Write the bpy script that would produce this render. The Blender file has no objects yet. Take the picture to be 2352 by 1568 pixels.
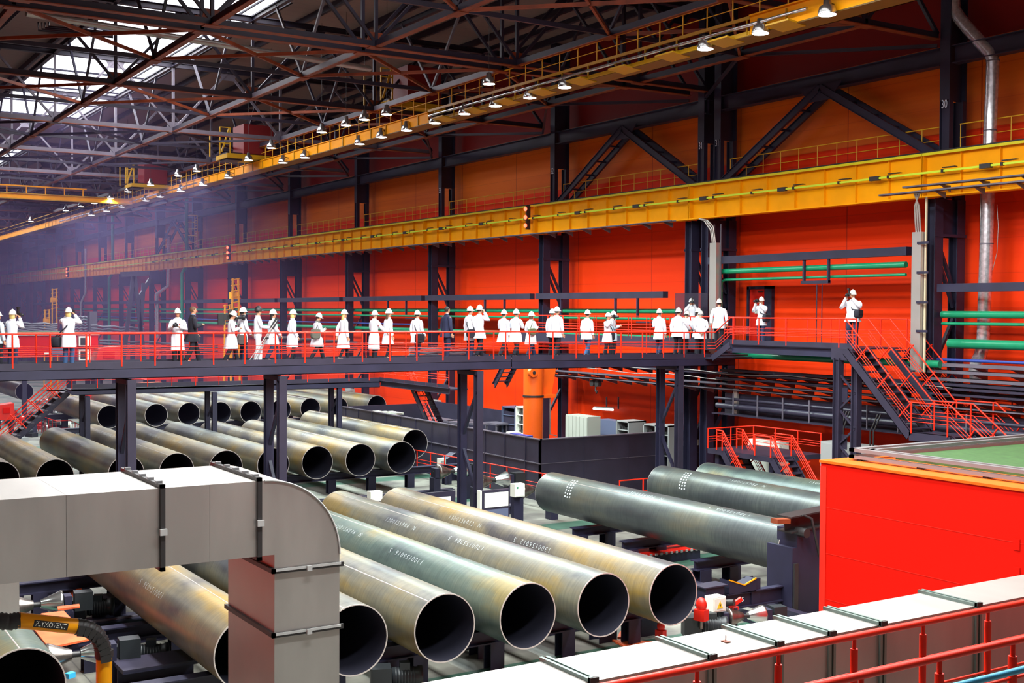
import bpy, bmesh, math, random
from mathutils import Vector, Matrix
random.seed(7)
C = bpy.context.scene.collection
SC = bpy.context.scene
PI = math.pi

# ------------------------------------------------------------------ camera
# World: +Y goes to the orange wall, -X goes down the hall, z=0.1 is the walkway deck.
F = 2765.0                       # focal length in pixels of the 2352 px wide frame
CX, CY = 1176.0, 784.0
_a = Vector((-1744.0, 707 - CY, F)); _b = Vector((2000.0, 707 + .0055*1744 + .0055*2000 - CY, F))
_n = _a.cross(_b).normalized()
if _n.y > 0: _n = -_n
_X = -_a.normalized(); _Z = _n; _Y = _Z.cross(_X)
ROT = Matrix((_X, _Y, _Z))       # camera (x right, y down, z forward) -> world
EYE = Vector((0, 0, 1.75))
cam_data = bpy.data.cameras.new('camera'); cam_data.sensor_width = 36; cam_data.lens = F/2352*36
cam_data.clip_start = .1; cam_data.clip_end = 2000
cam = bpy.data.objects.new('camera', cam_data); C.objects.link(cam)
m3 = Matrix((ROT.col[0], -ROT.col[1], -ROT.col[2])).transposed()
cam.matrix_world = Matrix.Translation(EYE) @ m3.to_4x4()
SC.camera = cam
def P(px, py, X=None, Y=None, Z=None):
    """point of the hall seen at a pixel of the photograph, on the plane X=, Y= or Z="""
    d = ROT @ Vector((px - CX, py - CY, F))
    s = X/d.x if X is not None else Y/d.y if Y is not None else (Z - EYE.z)/d.z
    return EYE + d*s

# ------------------------------------------------------------------ light
SC.view_settings.view_transform = 'Standard'; SC.view_settings.look = 'None'
SC.view_settings.gamma = 1; SC.view_settings.use_curve_mapping = False
SC.view_settings.exposure = -0.18
SC.cycles.use_denoising = True
SC.cycles.max_bounces = 6; SC.cycles.diffuse_bounces = 2; SC.cycles.glossy_bounces = 3
SC.cycles.transmission_bounces = 3; SC.cycles.sample_clamp_indirect = 6
SC.cycles.use_light_tree = True
w = bpy.data.worlds.new('sky'); SC.world = w; w.use_nodes = True
w.node_tree.nodes['Background'].inputs[0].default_value = (.86, .88, 1, 1)
w.node_tree.nodes['Background'].inputs[1].default_value = 5.0
def area(name, loc, sx, sy, power, col=(1, 1, 1)):
    l = bpy.data.lights.new(name, 'AREA'); l.shape = 'RECTANGLE'; l.size = sx; l.size_y = sy
    l.energy = power; l.color = col
    o = bpy.data.objects.new(name, l); C.objects.link(o); o.location = loc
    return o
DAY = (1, .97, .98)
area('skylight_daylight', (-22, 17.2, 15.1), 40, 6, 1200, DAY)        # roof light strips, facing down
area('skylight_daylight', (-71, 17.2, 15.1), 40, 6, 5500, DAY)
area('skylight_daylight', (-140, 17.2, 15.1), 42, 6, 7000, DAY)
LAMPC = (.97, 1, .97)
area('lamp_row', (-22, 8.5, 10.3), 18, 1.6, 6200, LAMPC)              # rows of high-bay lamps over the near bays
area('lamp_row', (-21, 15.5, 10.3), 18, 1.6, 6000, LAMPC)
area('lamp_row', (-9.4, 7.0, 10.3), 1.0, 9, 2600, LAMPC)
area('lamp_row', (-15, 22, 10.3), 28, 1.2, 4000, LAMPC)
area('lamp_row', (-62, -3.5, 10.3), 78, 1.6, 2400, LAMPC)

# ------------------------------------------------------------------ mesh tools
class MB:
    def __init__(s): s.v = []; s.f = []; s.sm = []
    def add(s, vs, fs, smooth=False):
        b = len(s.v); s.v += [tuple(v) for v in vs]
        s.f += [[b + i for i in f] for f in fs]; s.sm += [smooth]*len(fs)
        return s
    def box(s, x0, y0, z0, x1, y1, z1):
        if x0 > x1: x0, x1 = x1, x0
        if y0 > y1: y0, y1 = y1, y0
        if z0 > z1: z0, z1 = z1, z0
        v = [(x, y, z) for z in (z0, z1) for y in (y0, y1) for x in (x0, x1)]
        return s.add(v, [(0, 2, 3, 1), (4, 5, 7, 6), (0, 1, 5, 4), (2, 6, 7, 3), (0, 4, 6, 2), (1, 3, 7, 5)])
    def cbox(s, c, sx, sy, sz, rz=0):
        cs, sn = math.cos(rz), math.sin(rz); v = []
        for z in (-.5, .5):
            for y in (-.5, .5):
                for x in (-.5, .5):
                    a, b = x*sx, y*sy
                    v.append((c[0] + a*cs - b*sn, c[1] + a*sn + b*cs, c[2] + z*sz))
        return s.add(v, [(0, 2, 3, 1), (4, 5, 7, 6), (0, 1, 5, 4), (2, 6, 7, 3), (0, 4, 6, 2), (1, 3, 7, 5)])
    def frame(s, p, q, up=None):
        p, q = Vector(p), Vector(q); d = (q - p).normalized()
        u = Vector(up) if up else Vector((0, 0, 1))
        if abs(d.dot(u)) > .99: u = Vector((0, 1, 0))
        a = d.cross(u).normalized(); return p, q, d, a, a.cross(d)
    def bar(s, p, q, w, h, up=None):
        """rectangular bar from p to q: w across, h along up"""
        p, q, d, a, b = s.frame(p, q, up)
        v = [e + a*(i*w/2) + b*(j*h/2) for e in (p, q) for j in (-1, 1) for i in (-1, 1)]
        return s.add(v, [(0, 1, 3, 2), (4, 6, 7, 5), (0, 4, 5, 1), (2, 3, 7, 6), (0, 2, 6, 4), (1, 5, 7, 3)])
    def ibeam(s, p, q, w, h, t=.02, up=None):
        p, q, d, a, b = s.frame(p, q, up); tt = max(t, .02)
        for c, ww, hh in ((h/2 - tt/2, w, tt), (-h/2 + tt/2, w, tt), (0, t, h - 2*tt)):
            s.bar(p + b*c, q + b*c, ww, hh, b)
        return s
    def chan(s, p, q, w, h, t=.015, up=None, side=1):
        p, q, d, a, b = s.frame(p, q, up)
        for c in (h/2 - t/2, -h/2 + t/2): s.bar(p + b*c, q + b*c, w, t, b)
        s.bar(p + a*(side*(w/2 - t/2)), q + a*(side*(w/2 - t/2)), t, h, b)
        return s
    def tube(s, p, q, r, r2=None, n=10, cap=True):
        p, q, d, a, b = s.frame(p, q); r2 = r if r2 is None else r2
        v = []
        for e, rr in ((p, r), (q, r2)):
            for i in range(n):
                t = 2*PI*i/n; v.append(e + a*(rr*math.cos(t)) + b*(rr*math.sin(t)))
        f = [(i, (i+1) % n, n + (i+1) % n, n + i) for i in range(n)]
        s.add(v, f, True)
        if cap: s.add(v, [tuple(range(n))[::-1], tuple(range(n, 2*n))])
        return s
    def path(s, pts, r, n=8, cap=True):
        """swept tube through points; r a number or list"""
        pts = [Vector(p) for p in pts]; rs = r if isinstance(r, (list, tuple)) else [r]*len(pts)
        v = []; a = None
        for i, p in enumerate(pts):
            d = (pts[min(i+1, len(pts)-1)] - pts[max(i-1, 0)]).normalized()
            if a is None:
                u = Vector((0, 0, 1)) if abs(d.z) < .95 else Vector((0, 1, 0)); a = d.cross(u).normalized()
            else: a = (a - d*a.dot(d)).normalized()
            b = a.cross(d)
            for k in range(n):
                t = 2*PI*k/n; v.append(p + a*(rs[i]*math.cos(t)) + b*(rs[i]*math.sin(t)))
        f = []
        for i in range(len(pts)-1):
            for k in range(n):
                f.append((i*n + k, i*n + (k+1) % n, (i+1)*n + (k+1) % n, (i+1)*n + k))
        s.add(v, f, True)
        if cap: s.add(v, [tuple(range(n))[::-1], tuple(range((len(pts)-1)*n, len(pts)*n))])
        return s
    def rings(s, rs, cap=True):
        """loft through rings (lists of points of the same length)"""
        n = len(rs[0]); v = [p for r in rs for p in r]
        f = [(i*n + k, i*n + (k+1) % n, (i+1)*n + (k+1) % n, (i+1)*n + k) for i in range(len(rs)-1) for k in range(n)]
        s.add(v, f, True)
        if cap: s.add(v, [tuple(range(n))[::-1], tuple(range((len(rs)-1)*n, len(rs)*n))], True)
        return s
    def lathe(s, p, d, prof, n=20):
        """profile [(distance along d, radius)] turned about the axis p,d"""
        p = Vector(p); d = Vector(d).normalized(); u = Vector((0, 0, 1)) if abs(d.z) < .9 else Vector((0, 1, 0))
        a = d.cross(u).normalized(); b = a.cross(d)
        return s.rings([[p + d*h + a*(r*math.cos(2*PI*k/n)) + b*(r*math.sin(2*PI*k/n)) for k in range(n)] for h, r in prof])
    def prism(s, pts, d):
        """polygon pts extruded by the vector d"""
        n = len(pts); d = Vector(d); v = [Vector(p) for p in pts] + [Vector(p) + d for p in pts]
        return s.add(v, [tuple(range(n))[::-1], tuple(range(n, 2*n))] + [(i, (i+1) % n, n + (i+1) % n, n + i) for i in range(n)])
    def ball(s, c, rx, ry, rz, n=12, m=8):
        rs = []
        for j in range(m+1):
            t = PI*(.03 + .94*j/m)
            rs.append([(c[0] + rx*math.sin(t)*math.cos(2*PI*k/n), c[1] + ry*math.sin(t)*math.sin(2*PI*k/n), c[2] - rz*math.cos(t)) for k in range(n)])
        return s.rings(rs)
    def build(s, name, mat, parent=None):
        me = bpy.data.meshes.new(name); me.from_pydata(s.v, [], s.f); me.polygons.foreach_set('use_smooth', s.sm)
        bm = bmesh.new(); bm.from_mesh(me); bmesh.ops.recalc_face_normals(bm, faces=bm.faces); bm.to_mesh(me); bm.free()
        me.materials.append(mat)
        o = bpy.data.objects.new(name, me); C.objects.link(o)
        if parent is not None:
            o.parent = parent
            if parent.get('_loc'): o.location = -Vector(parent['_loc'])
        return o
def words_of(s):
    for a, b in (('30', 'thirty'), ('31', 'thirty-one'), ('32', 'thirty-two'), ('33', 'thirty-three'), ('34', 'thirty-four')):
        s = s.replace(' ' + a, ' ' + b) if len(a) == 2 and (s + ' ').replace(',', ' ').find(' ' + a + ' ') >= 0 else s
    return s
def thing(name, label, cat, loc=(0, 0, 0), rotz=0, group=None):
    """Empty at a thing's base. Parts are written in world coordinates, so they are shifted back (rotz=0), or locally (rotz given)."""
    o = bpy.data.objects.new(name, None); C.objects.link(o); o.location = loc
    label = words_of(label)
    o.rotation_euler = (0, 0, rotz); o['label'] = label; o['category'] = cat; o['kind'] = 'thing'
    o.empty_display_size = .2
    if group: o['group'] = group
    return o
def wthing(name, label, cat, loc, group=None):
    o = thing(name, label, cat, loc, 0, group); WORLD.add(o.name); OFF[o.name] = Vector(loc); return o
WORLD = set(); OFF = {}
def part(mb, name, mat, root):
    """part of a wthing, written in world coordinates"""
    o = mb.build(name, mat); o.parent = root; o.location = -OFF[root.name] if root.name in OFF else (0, 0, 0); return o
def subpart(mb, name, mat, parent_part):
    o = mb.build(name, mat); o.parent = parent_part; return o
def tag(o, label, cat, group=None, kind='thing'):
    label = words_of(label)
    o['label'] = label; o['category'] = cat; o['kind'] = kind
    if group: o['group'] = group
    return o
def struct(name, mb, mat):
    o = mb.build(name, mat); o['kind'] = 'structure'; return o
def copy_tree(o, parent=None):
    c = o.copy(); C.objects.link(c); c.parent = parent
    for ch in list(o.children): copy_tree(ch, c)
    return c
ORD = ['first', 'second', 'third', 'fourth', 'fifth', 'sixth', 'seventh', 'eighth', 'ninth', 'tenth', 'eleventh', 'twelfth', 'thirteenth',
       'fourteenth', 'fifteenth', 'sixteenth', 'seventeenth', 'eighteenth', 'nineteenth', 'twentieth']
def text_mesh(txt, size, spacing=1.0, off=0.0):
    cu = bpy.data.curves.new('t', 'FONT'); cu.body = txt; cu.size = size; cu.extrude = 0
    cu.align_x = 'CENTER'; cu.align_y = 'CENTER'; cu.resolution_u = 3; cu.space_character = spacing; cu.offset = off
    o = bpy.data.objects.new('t', cu); C.objects.link(o)
    dg = bpy.context.evaluated_depsgraph_get(); me = bpy.data.meshes.new_from_object(o.evaluated_get(dg))
    vs = [tuple(v.co) for v in me.vertices]; fs = [tuple(p.vertices) for p in me.polygons]
    C.objects.unlink(o); bpy.data.objects.remove(o); return vs, fs
def flat_text(txt, size, loc, xdir, ydir, sx=1.0, thick=.004):
    vs, fs = text_mesh(txt, size); L, a, b = Vector(loc), Vector(xdir), Vector(ydir)
    return MB().add([L + a*(x*sx) + b*y for x, y, z in vs], fs)

# ------------------------------------------------------------------ materials
M = {}
def mat(name, col, rough=.5, metal=0.0, noise=0.0, nscale=2.0, col2=None, emit=None, strength=0, spec=None, stretch=None, bump=0):
    m = bpy.data.materials.new(name); m.use_nodes = True; nt = m.node_tree; b = nt.nodes['Principled BSDF']
    b.inputs['Base Color'].default_value = (*col, 1); b.inputs['Roughness'].default_value = rough; b.inputs['Metallic'].default_value = metal
    if spec is not None: b.inputs['Specular IOR Level'].default_value = spec
    if emit: b.inputs['Emission Color'].default_value = (*emit, 1); b.inputs['Emission Strength'].default_value = strength
    if noise or col2:
        tc = nt.nodes.new('ShaderNodeTexCoord'); mp = nt.nodes.new('ShaderNodeMapping'); n = nt.nodes.new('ShaderNodeTexNoise')
        if stretch: mp.inputs['Scale'].default_value = stretch
        nt.links.new(tc.outputs['Object'], mp.inputs[0]); nt.links.new(mp.outputs[0], n.inputs['Vector'])
        n.inputs['Scale'].default_value = nscale; n.inputs['Detail'].default_value = 5
        r = nt.nodes.new('ShaderNodeValToRGB'); c2 = col2 if col2 else tuple(c*(1 - noise) for c in col)
        r.color_ramp.elements[0].position = .38; r.color_ramp.elements[1].position = .62
        r.color_ramp.elements[0].color = (*c2, 1); r.color_ramp.elements[1].color = (*col, 1)
        nt.links.new(n.outputs['Fac'], r.inputs[0]); nt.links.new(r.outputs[0], b.inputs['Base Color'])
        if bump:
            bp = nt.nodes.new('ShaderNodeBump'); bp.inputs['Strength'].default_value = bump
            nt.links.new(n.outputs['Fac'], bp.inputs['Height']); nt.links.new(bp.outputs[0], b.inputs['Normal'])
    M[name] = m; return m
mat('steel', (.020, .019, .048), .5, 0, .25, 1.2)            # dark blue-grey structural paint
mat('steel_grey', (.030, .026, .050), .45, 0, .2, 1.5)
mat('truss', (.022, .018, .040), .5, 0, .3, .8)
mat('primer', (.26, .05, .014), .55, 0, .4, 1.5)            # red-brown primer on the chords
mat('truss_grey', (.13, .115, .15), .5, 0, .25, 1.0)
mat('red', (.72, .014, .005), .42, 0, .12, 1.5)
mat('rail_red', (.82, .026, .008), .38, spec=.3)
mat('cabin_red', (.62, .005, .001), .5, 0, .06, .5, spec=.12)
mat('orange', (.80, .11, .008), .45, 0, .12, 1, spec=.2)
mat('plate_orange', (.95, .16, .05), .5, 0, .3, 2)
mat('jib', (.90, .12, .008), .4, 0, .1, 1)
mat('yellow', (1.0, .40, .002), .5, 0, .1, 1.2, spec=.15)
mat('yellow_rail', (.80, .45, .02), .45)
mat('crane_yellow', (.50, .28, .004), .45)
mat('soffit_shaded', (.14, .075, .004), .5)  # runway yellow darkened in the colour for its shaded underside
mat('lime_edge', (.70, .62, .01), .45)
mat('trolley_red', (.16, .006, .008), .5)
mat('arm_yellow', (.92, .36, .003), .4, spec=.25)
mat('lime', (.62, .80, .04), .4)
mat('green', (.010, .25, .12), .3, 0, .15, 2)
mat('green_roof', (.035, .10, .02), .8, 0, .45, 3.5, stretch=(1, 8, 1))
mat('blue', (.03, .06, .30), .4)
mat('blue_pipe', (.05, .45, .75), .35)
mat('galv', (.47, .44, .42), .36, .6, .20, 1.3, stretch=(.3, .9, .25))
mat('galv_top', (.5, .5, .5), .45, .15)
mat('bracket', (.20, .27, .25), .35, .6)
mat('dark_metal', (.05, .048, .05), .4, .5)
mat('foil', (.80, .78, .84), .25, .7, .3, 9, bump=1.0)
mat('chrome', (.62, .64, .64), .2, .95)
mat('roller', (.30, .26, .24), .3, .9, .4, 5)
mat('motor', (.025, .03, .035), .4, .2)
mat('rubber', (.03, .028, .03), .55)
mat('white_panel', (.80, .83, .74), .5)
mat('panel_grey', (.32, .33, .33), .5)
mat('locker_grey', (.42, .44, .39), .5)
mat('frame_grey', (.20, .20, .21), .4, .3)
mat('cabinet_blue', (.10, .12, .20), .5)
mat('white_cloth', (.83, .85, .93), .85)
mat('cloth_blue', (.60, .78, .90), .85)
mat('white_plastic', (.86, .88, .80), .35)
mat('black', (.010, .010, .014), .5)
mat('black_cloth', (.010, .010, .020), .9)
mat('navy', (.015, .020, .060), .85)
mat('jeans', (.035, .085, .20), .9)
mat('dark_jeans', (.02, .025, .07), .9)
mat('skin', (.52, .25, .15), .55)
mat('hair_dark', (.018, .010, .008), .6)
mat('hair_brown', (.10, .045, .02), .6)
mat('hair_blond', (.65, .50, .18), .6)
mat('hair_grey', (.35, .34, .33), .7)
mat('shirt', (.35, .50, .80), .8)
mat('badge', (.75, .02, .03), .5)
mat('bag_grey', (.10, .10, .08), .7)
mat('bag_olive', (.10, .12, .06), .6)
mat('bag_brown', (.06, .045, .045), .7)
mat('beige', (.55, .48, .33), .6)
mat('glass_black', (.012, .012, .02), .08)
mat('letter', (.75, .85, .88), .6)
mat('letter_wall', (.60, .66, .80), .6)
mat('lamp_glow', (1, 1, 1), .5, emit=(.95, 1, .98), strength=14)
mat('tube_glow', (1, 1, 1), .5, emit=(.9, 1, .95), strength=3)
mat('red_glow', (.9, .05, .02), .5, emit=(1, .06, .03), strength=9)
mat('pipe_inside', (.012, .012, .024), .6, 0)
mat('pipe_lip', (.60, .55, .52), .4, .5)
mat('tripod', (.55, .55, .55), .35, .6)
mat('warn_yellow', (.9, .6, .02), .5)
def nodes(name):
    m = bpy.data.materials.new(name); m.use_nodes = True; M[name] = m
    return m, m.node_tree, m.node_tree.nodes['Principled BSDF'], (lambda t, **k: _nn(m.node_tree, t, **k))
def _nn(nt, t, **k):
    n = nt.nodes.new(t)
    for a, b in k.items(): setattr(n, a, b)
    return n
def ramp(nt, src, stops):
    r = nt.nodes.new('ShaderNodeValToRGB'); e = r.color_ramp.elements
    while len(e) < len(stops): e.new(.5)
    for i, (p, c) in enumerate(stops): e[i].position = p; e[i].color = (*c, 1)
    nt.links.new(src, r.inputs[0]); return r.outputs[0]
# wall cladding: red sandwich panels low down, orange ones above the crane girder, thin joints
m, nt, b, N = nodes('wall_panels')
geo = N('ShaderNodeNewGeometry'); sep = N('ShaderNodeSeparateXYZ'); nt.links.new(geo.outputs['Position'], sep.inputs[0])
def mth(nt, op, a, bb=None):
    n = nt.nodes.new('ShaderNodeMath'); n.operation = op
    for i, x in enumerate((a, bb)):
        if x is None: continue
        if isinstance(x, (int, float)): n.inputs[i].default_value = x
        else: nt.links.new(x, n.inputs[i])
    return n.outputs[0]
def joint(nt, coord, period, width, off=0):
    v = mth(nt, 'FRACT', mth(nt, 'MULTIPLY', mth(nt, 'ADD', coord, off), 1/period))
    return mth(nt, 'LESS_THAN', v, width/period)
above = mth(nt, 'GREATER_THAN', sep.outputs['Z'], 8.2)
nz = N('ShaderNodeTexNoise'); mp = N('ShaderNodeMapping'); mp.inputs['Scale'].default_value = (.05, 1, .9)
nt.links.new(geo.outputs['Position'], mp.inputs[0]); nt.links.new(mp.outputs[0], nz.inputs['Vector']); nz.inputs['Scale'].default_value = 1.1; nz.inputs['Detail'].default_value = 4
low = ramp(nt, nz.outputs['Fac'], [(.35, (.78, .032, .001)), (.65, (.93, .046, .002))])
high = ramp(nt, nz.outputs['Fac'], [(.35, (.60, .105, .012)), (.65, (.86, .20, .018))])
mx = N('ShaderNodeMix', data_type='RGBA'); nt.links.new(above, mx.inputs[0]); nt.links.new(low, mx.inputs[6]); nt.links.new(high, mx.inputs[7])
j = mth(nt, 'MAXIMUM', joint(nt, sep.outputs['X'], 6.0, .05, 2.75), mth(nt, 'MULTIPLY', joint(nt, sep.outputs['Z'], 1.19, .03, .4), .35))
mx2 = N('ShaderNodeMix', data_type='RGBA'); nt.links.new(mth(nt, 'MULTIPLY', j, .55), mx2.inputs[0]); upz = N('ShaderNodeMix', data_type='RGBA'); nt.links.new(mth(nt, 'GREATER_THAN', sep.outputs['Z'], 11.3), upz.inputs[0]); nt.links.new(mx.outputs[2], upz.inputs[6]); upz.inputs[7].default_value = (.22, .012, .010, 1)  # top band red, darkened in the colour for the dim light above the lamps
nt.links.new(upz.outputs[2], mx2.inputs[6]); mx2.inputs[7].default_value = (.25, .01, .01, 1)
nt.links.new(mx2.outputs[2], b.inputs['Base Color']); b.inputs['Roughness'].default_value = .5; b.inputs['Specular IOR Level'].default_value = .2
# floor: pale concrete with green painted lanes and joints
m, nt, b, N = nodes('floor_concrete')
geo = N('ShaderNodeNewGeometry'); sep = N('ShaderNodeSeparateXYZ'); nt.links.new(geo.outputs['Position'], sep.inputs[0])
nz = N('ShaderNodeTexNoise'); nt.links.new(geo.outputs['Position'], nz.inputs['Vector']); nz.inputs['Scale'].default_value = .8; nz.inputs['Detail'].default_value = 6
c1 = ramp(nt, nz.outputs['Fac'], [(.35, (.10, .09, .085)), (.65, (.25, .25, .21))])
gr = ramp(nt, nz.outputs['Fac'], [(.35, (.025, .07, .05)), (.65, (.05, .13, .09))])
lane = mth(nt, 'LESS_THAN', mth(nt, 'FRACT', mth(nt, 'MULTIPLY', mth(nt, 'ADD', sep.outputs['X'], 1.0), 1/7.0)), .17)
mx = N('ShaderNodeMix', data_type='RGBA'); nt.links.new(lane, mx.inputs[0]); nt.links.new(c1, mx.inputs[6]); nt.links.new(gr, mx.inputs[7])
j = mth(nt, 'MAXIMUM', joint(nt, sep.outputs['X'], 3.0, .03, .7), joint(nt, sep.outputs['Y'], 3.0, .03, .2))
mx2 = N('ShaderNodeMix', data_type='RGBA'); nt.links.new(mth(nt, 'MULTIPLY', j, .6), mx2.inputs[0]); nt.links.new(mx.outputs[2], mx2.inputs[6]); mx2.inputs[7].default_value = (.05, .05, .05, 1)
nt.links.new(mx2.outputs[2], b.inputs['Base Color']); b.inputs['Roughness'].default_value = .55
# roof deck
m, nt, b, N = nodes('roof_deck')
geo = N('ShaderNodeNewGeometry'); sep = N('ShaderNodeSeparateXYZ'); nt.links.new(geo.outputs['Position'], sep.inputs[0])
j = joint(nt, sep.outputs['X'], .75, .05)
mx = N('ShaderNodeMix', data_type='RGBA'); nt.links.new(mth(nt, 'MULTIPLY', j, .4), mx.inputs[0]); mx.inputs[6].default_value = (.20, .135, .125, 1); mx.inputs[7].default_value = (.12, .09, .09, 1)
nt.links.new(mx.outputs[2], b.inputs['Base Color']); b.inputs['Roughness'].default_value = .7
# translucent corrugated roof light sheet
m, nt, b, N = nodes('rooflight_sheet')
tr = N('ShaderNodeBsdfTranslucent'); tr.inputs[0].default_value = (.9, .92, .9, 1)
mxs = N('ShaderNodeMixShader'); mxs.inputs[0].default_value = .85
b.inputs['Base Color'].default_value = (.8, .8, .78, 1)
out = nt.nodes['Material Output']; nt.links.new(b.outputs[0], mxs.inputs[1]); nt.links.new(tr.outputs[0], mxs.inputs[2]); nt.links.new(mxs.outputs[0], out.inputs[0])
# steel pipe skin: grey-green mill scale with ochre rust bands and fine circumferential scratches
for nm, tint in (('pipe_skin', 0), ('pipe_skin_green', 1), ('pipe_skin_warm', 2), ('pipe_skin_grey', 3)):
    m, nt, b, N = nodes(nm)
    tc = N('ShaderNodeTexCoord'); oi = N('ShaderNodeObjectInfo')
    mp = N('ShaderNodeMapping'); mp.inputs['Scale'].default_value = (.22, .55, .55); nt.links.new(tc.outputs['Object'], mp.inputs[0])
    cmb = N('ShaderNodeCombineXYZ'); nt.links.new(mth(nt, 'MULTIPLY', oi.outputs['Random'], 60), cmb.inputs[0]); nt.links.new(cmb.outputs[0], mp.inputs['Location'])
    n1 = N('ShaderNodeTexNoise'); nt.links.new(mp.outputs[0], n1.inputs['Vector']); n1.inputs['Scale'].default_value = 1.6; n1.inputs['Detail'].default_value = 5; n1.inputs['Roughness'].default_value = .55
    base = [[(.36, (.075, .08, .09)), (.46, (.15, .15, .13)), (.56, (.20, .18, .125)), (.66, (.27, .19, .07))],
            [(.36, (.06, .085, .085)), (.46, (.10, .14, .125)), (.56, (.14, .165, .13)), (.68, (.22, .18, .08))],
            [(.36, (.09, .085, .09)), (.46, (.18, .16, .12)), (.56, (.25, .20, .12)), (.66, (.32, .21, .06))],
            [(.36, (.06, .07, .075)), (.46, (.075, .088, .09)), (.56, (.10, .115, .105)), (.70, (.14, .135, .10))]][tint]
    col = ramp(nt, n1.outputs['Fac'], base)
    mp2 = N('ShaderNodeMapping'); mp2.inputs['Scale'].default_value = (9, .6, .6); nt.links.new(tc.outputs['Object'], mp2.inputs[0])
    n2 = N('ShaderNodeTexNoise'); nt.links.new(mp2.outputs[0], n2.inputs['Vector']); n2.inputs['Scale'].default_value = 2.4; n2.inputs['Detail'].default_value = 3
    mx = N('ShaderNodeMix', data_type='RGBA', blend_type='MULTIPLY'); mx.inputs[0].default_value = 1; nt.links.new(col, mx.inputs[6])
    nt.links.new(ramp(nt, n2.outputs['Fac'], [(.3, (.78, .78, .8)), (.7, (1.1, 1.1, 1.08))]), mx.inputs[7])
    nt.links.new(mx.outputs[2], b.inputs['Base Color']); b.inputs['Roughness'].default_value = .38; b.inputs['Metallic'].default_value = .35
# mesh screen (slightly see-through dark netting)
m, nt, b, N = nodes('netting')
tp = N('ShaderNodeBsdfTransparent'); mxs = N('ShaderNodeMixShader'); mxs.inputs[0].default_value = .55
b.inputs['Base Color'].default_value = (.02, .012, .03, 1)
out = nt.nodes['Material Output']; nt.links.new(tp.outputs[0], mxs.inputs[1]); nt.links.new(b.outputs[0], mxs.inputs[2]); nt.links.new(mxs.outputs[0], out.inputs[0])

# ------------------------------------------------------------------ shell of the hall
FL = -5.9
struct('floor', MB().box(-330, -20, FL - .3, 14, 36.6, FL), M['floor_concrete'])
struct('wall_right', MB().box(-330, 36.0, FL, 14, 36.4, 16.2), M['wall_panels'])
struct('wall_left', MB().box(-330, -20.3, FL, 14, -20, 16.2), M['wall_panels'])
struct('wall_far', MB().box(-330.3, -20, FL, -330, 36, 16.2), M['cabinet_blue'])
struct('wall_red_reflector', MB().box(-64, -2.8, FL, -14, -2.6, -.5), M['cabin_red'])  # unseen red wall added so the duct drop reflects red
struct('wall_back', MB().box(14, -20, FL, 14.3, 36, 16.2), M['panel_grey'])
# roof: one deck with rectangular roof light openings
SKY = [(-92.5, -51), (-170, -110)]; SY0, SY1 = 13.9, 20.5
mb = MB(); mb.box(-330, -20, 15.5, 14, SY0, 15.8); mb.box(-330, SY1, 15.5, 14, 36.4, 15.8)
xs = [-330] + [x for s_ in sorted(SKY) for x in s_] + [14]
for i in range(0, len(xs), 2): mb.box(xs[i], SY0, 15.5, xs[i+1], SY1, 15.8)
struct('ceiling', mb, M['roof_deck'])
for k, (x0, x1) in enumerate(SKY):
    mb = MB(); n = int((SY1 - SY0)/.15)
    v = []
    for i in range(n + 1):
        y = SY0 + (SY1 - SY0)*i/n; z = 15.95 + (.03 if i % 2 else 0)
        v += [(x0, y, z), (x1, y, z)]
    mb.add(v, [(2*i, 2*i+1, 2*i+3, 2*i+2) for i in range(n)])
    o = struct('window_%d' % (k+1), mb, M['rooflight_sheet'])
    fr = MB()
    for y in (SY0, SY1): fr.box(x0, y - .06, 15.5, x1, y + .06, 15.98)
    fr.box(x0, 19.0, 15.86, x1, 19.25, 15.94); fr.box(x0, 19.75, 15.86, x1, 19.82, 15.94)
    for i in range(int((x1 - x0)//6) + 1):
        x = x0 + 6*i; fr.box(x - .05, SY0, 15.8, x + .05, SY1, 15.9)
    part(fr, 'window_frame', M['truss'], o)
# purlins under the deck
mb = MB()
for y in [-17 + 3*i for i in range(18)]:
    if 14 < y < 20.4: continue
    mb.box(-329.9, y - .08, 15.2, 13.9, y + .08, 15.49)
tag(mb.build('roof_purlins', M['truss']), 'thin dark purlins running the length of the hall right under the roof deck', 'roof purlin')

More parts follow.
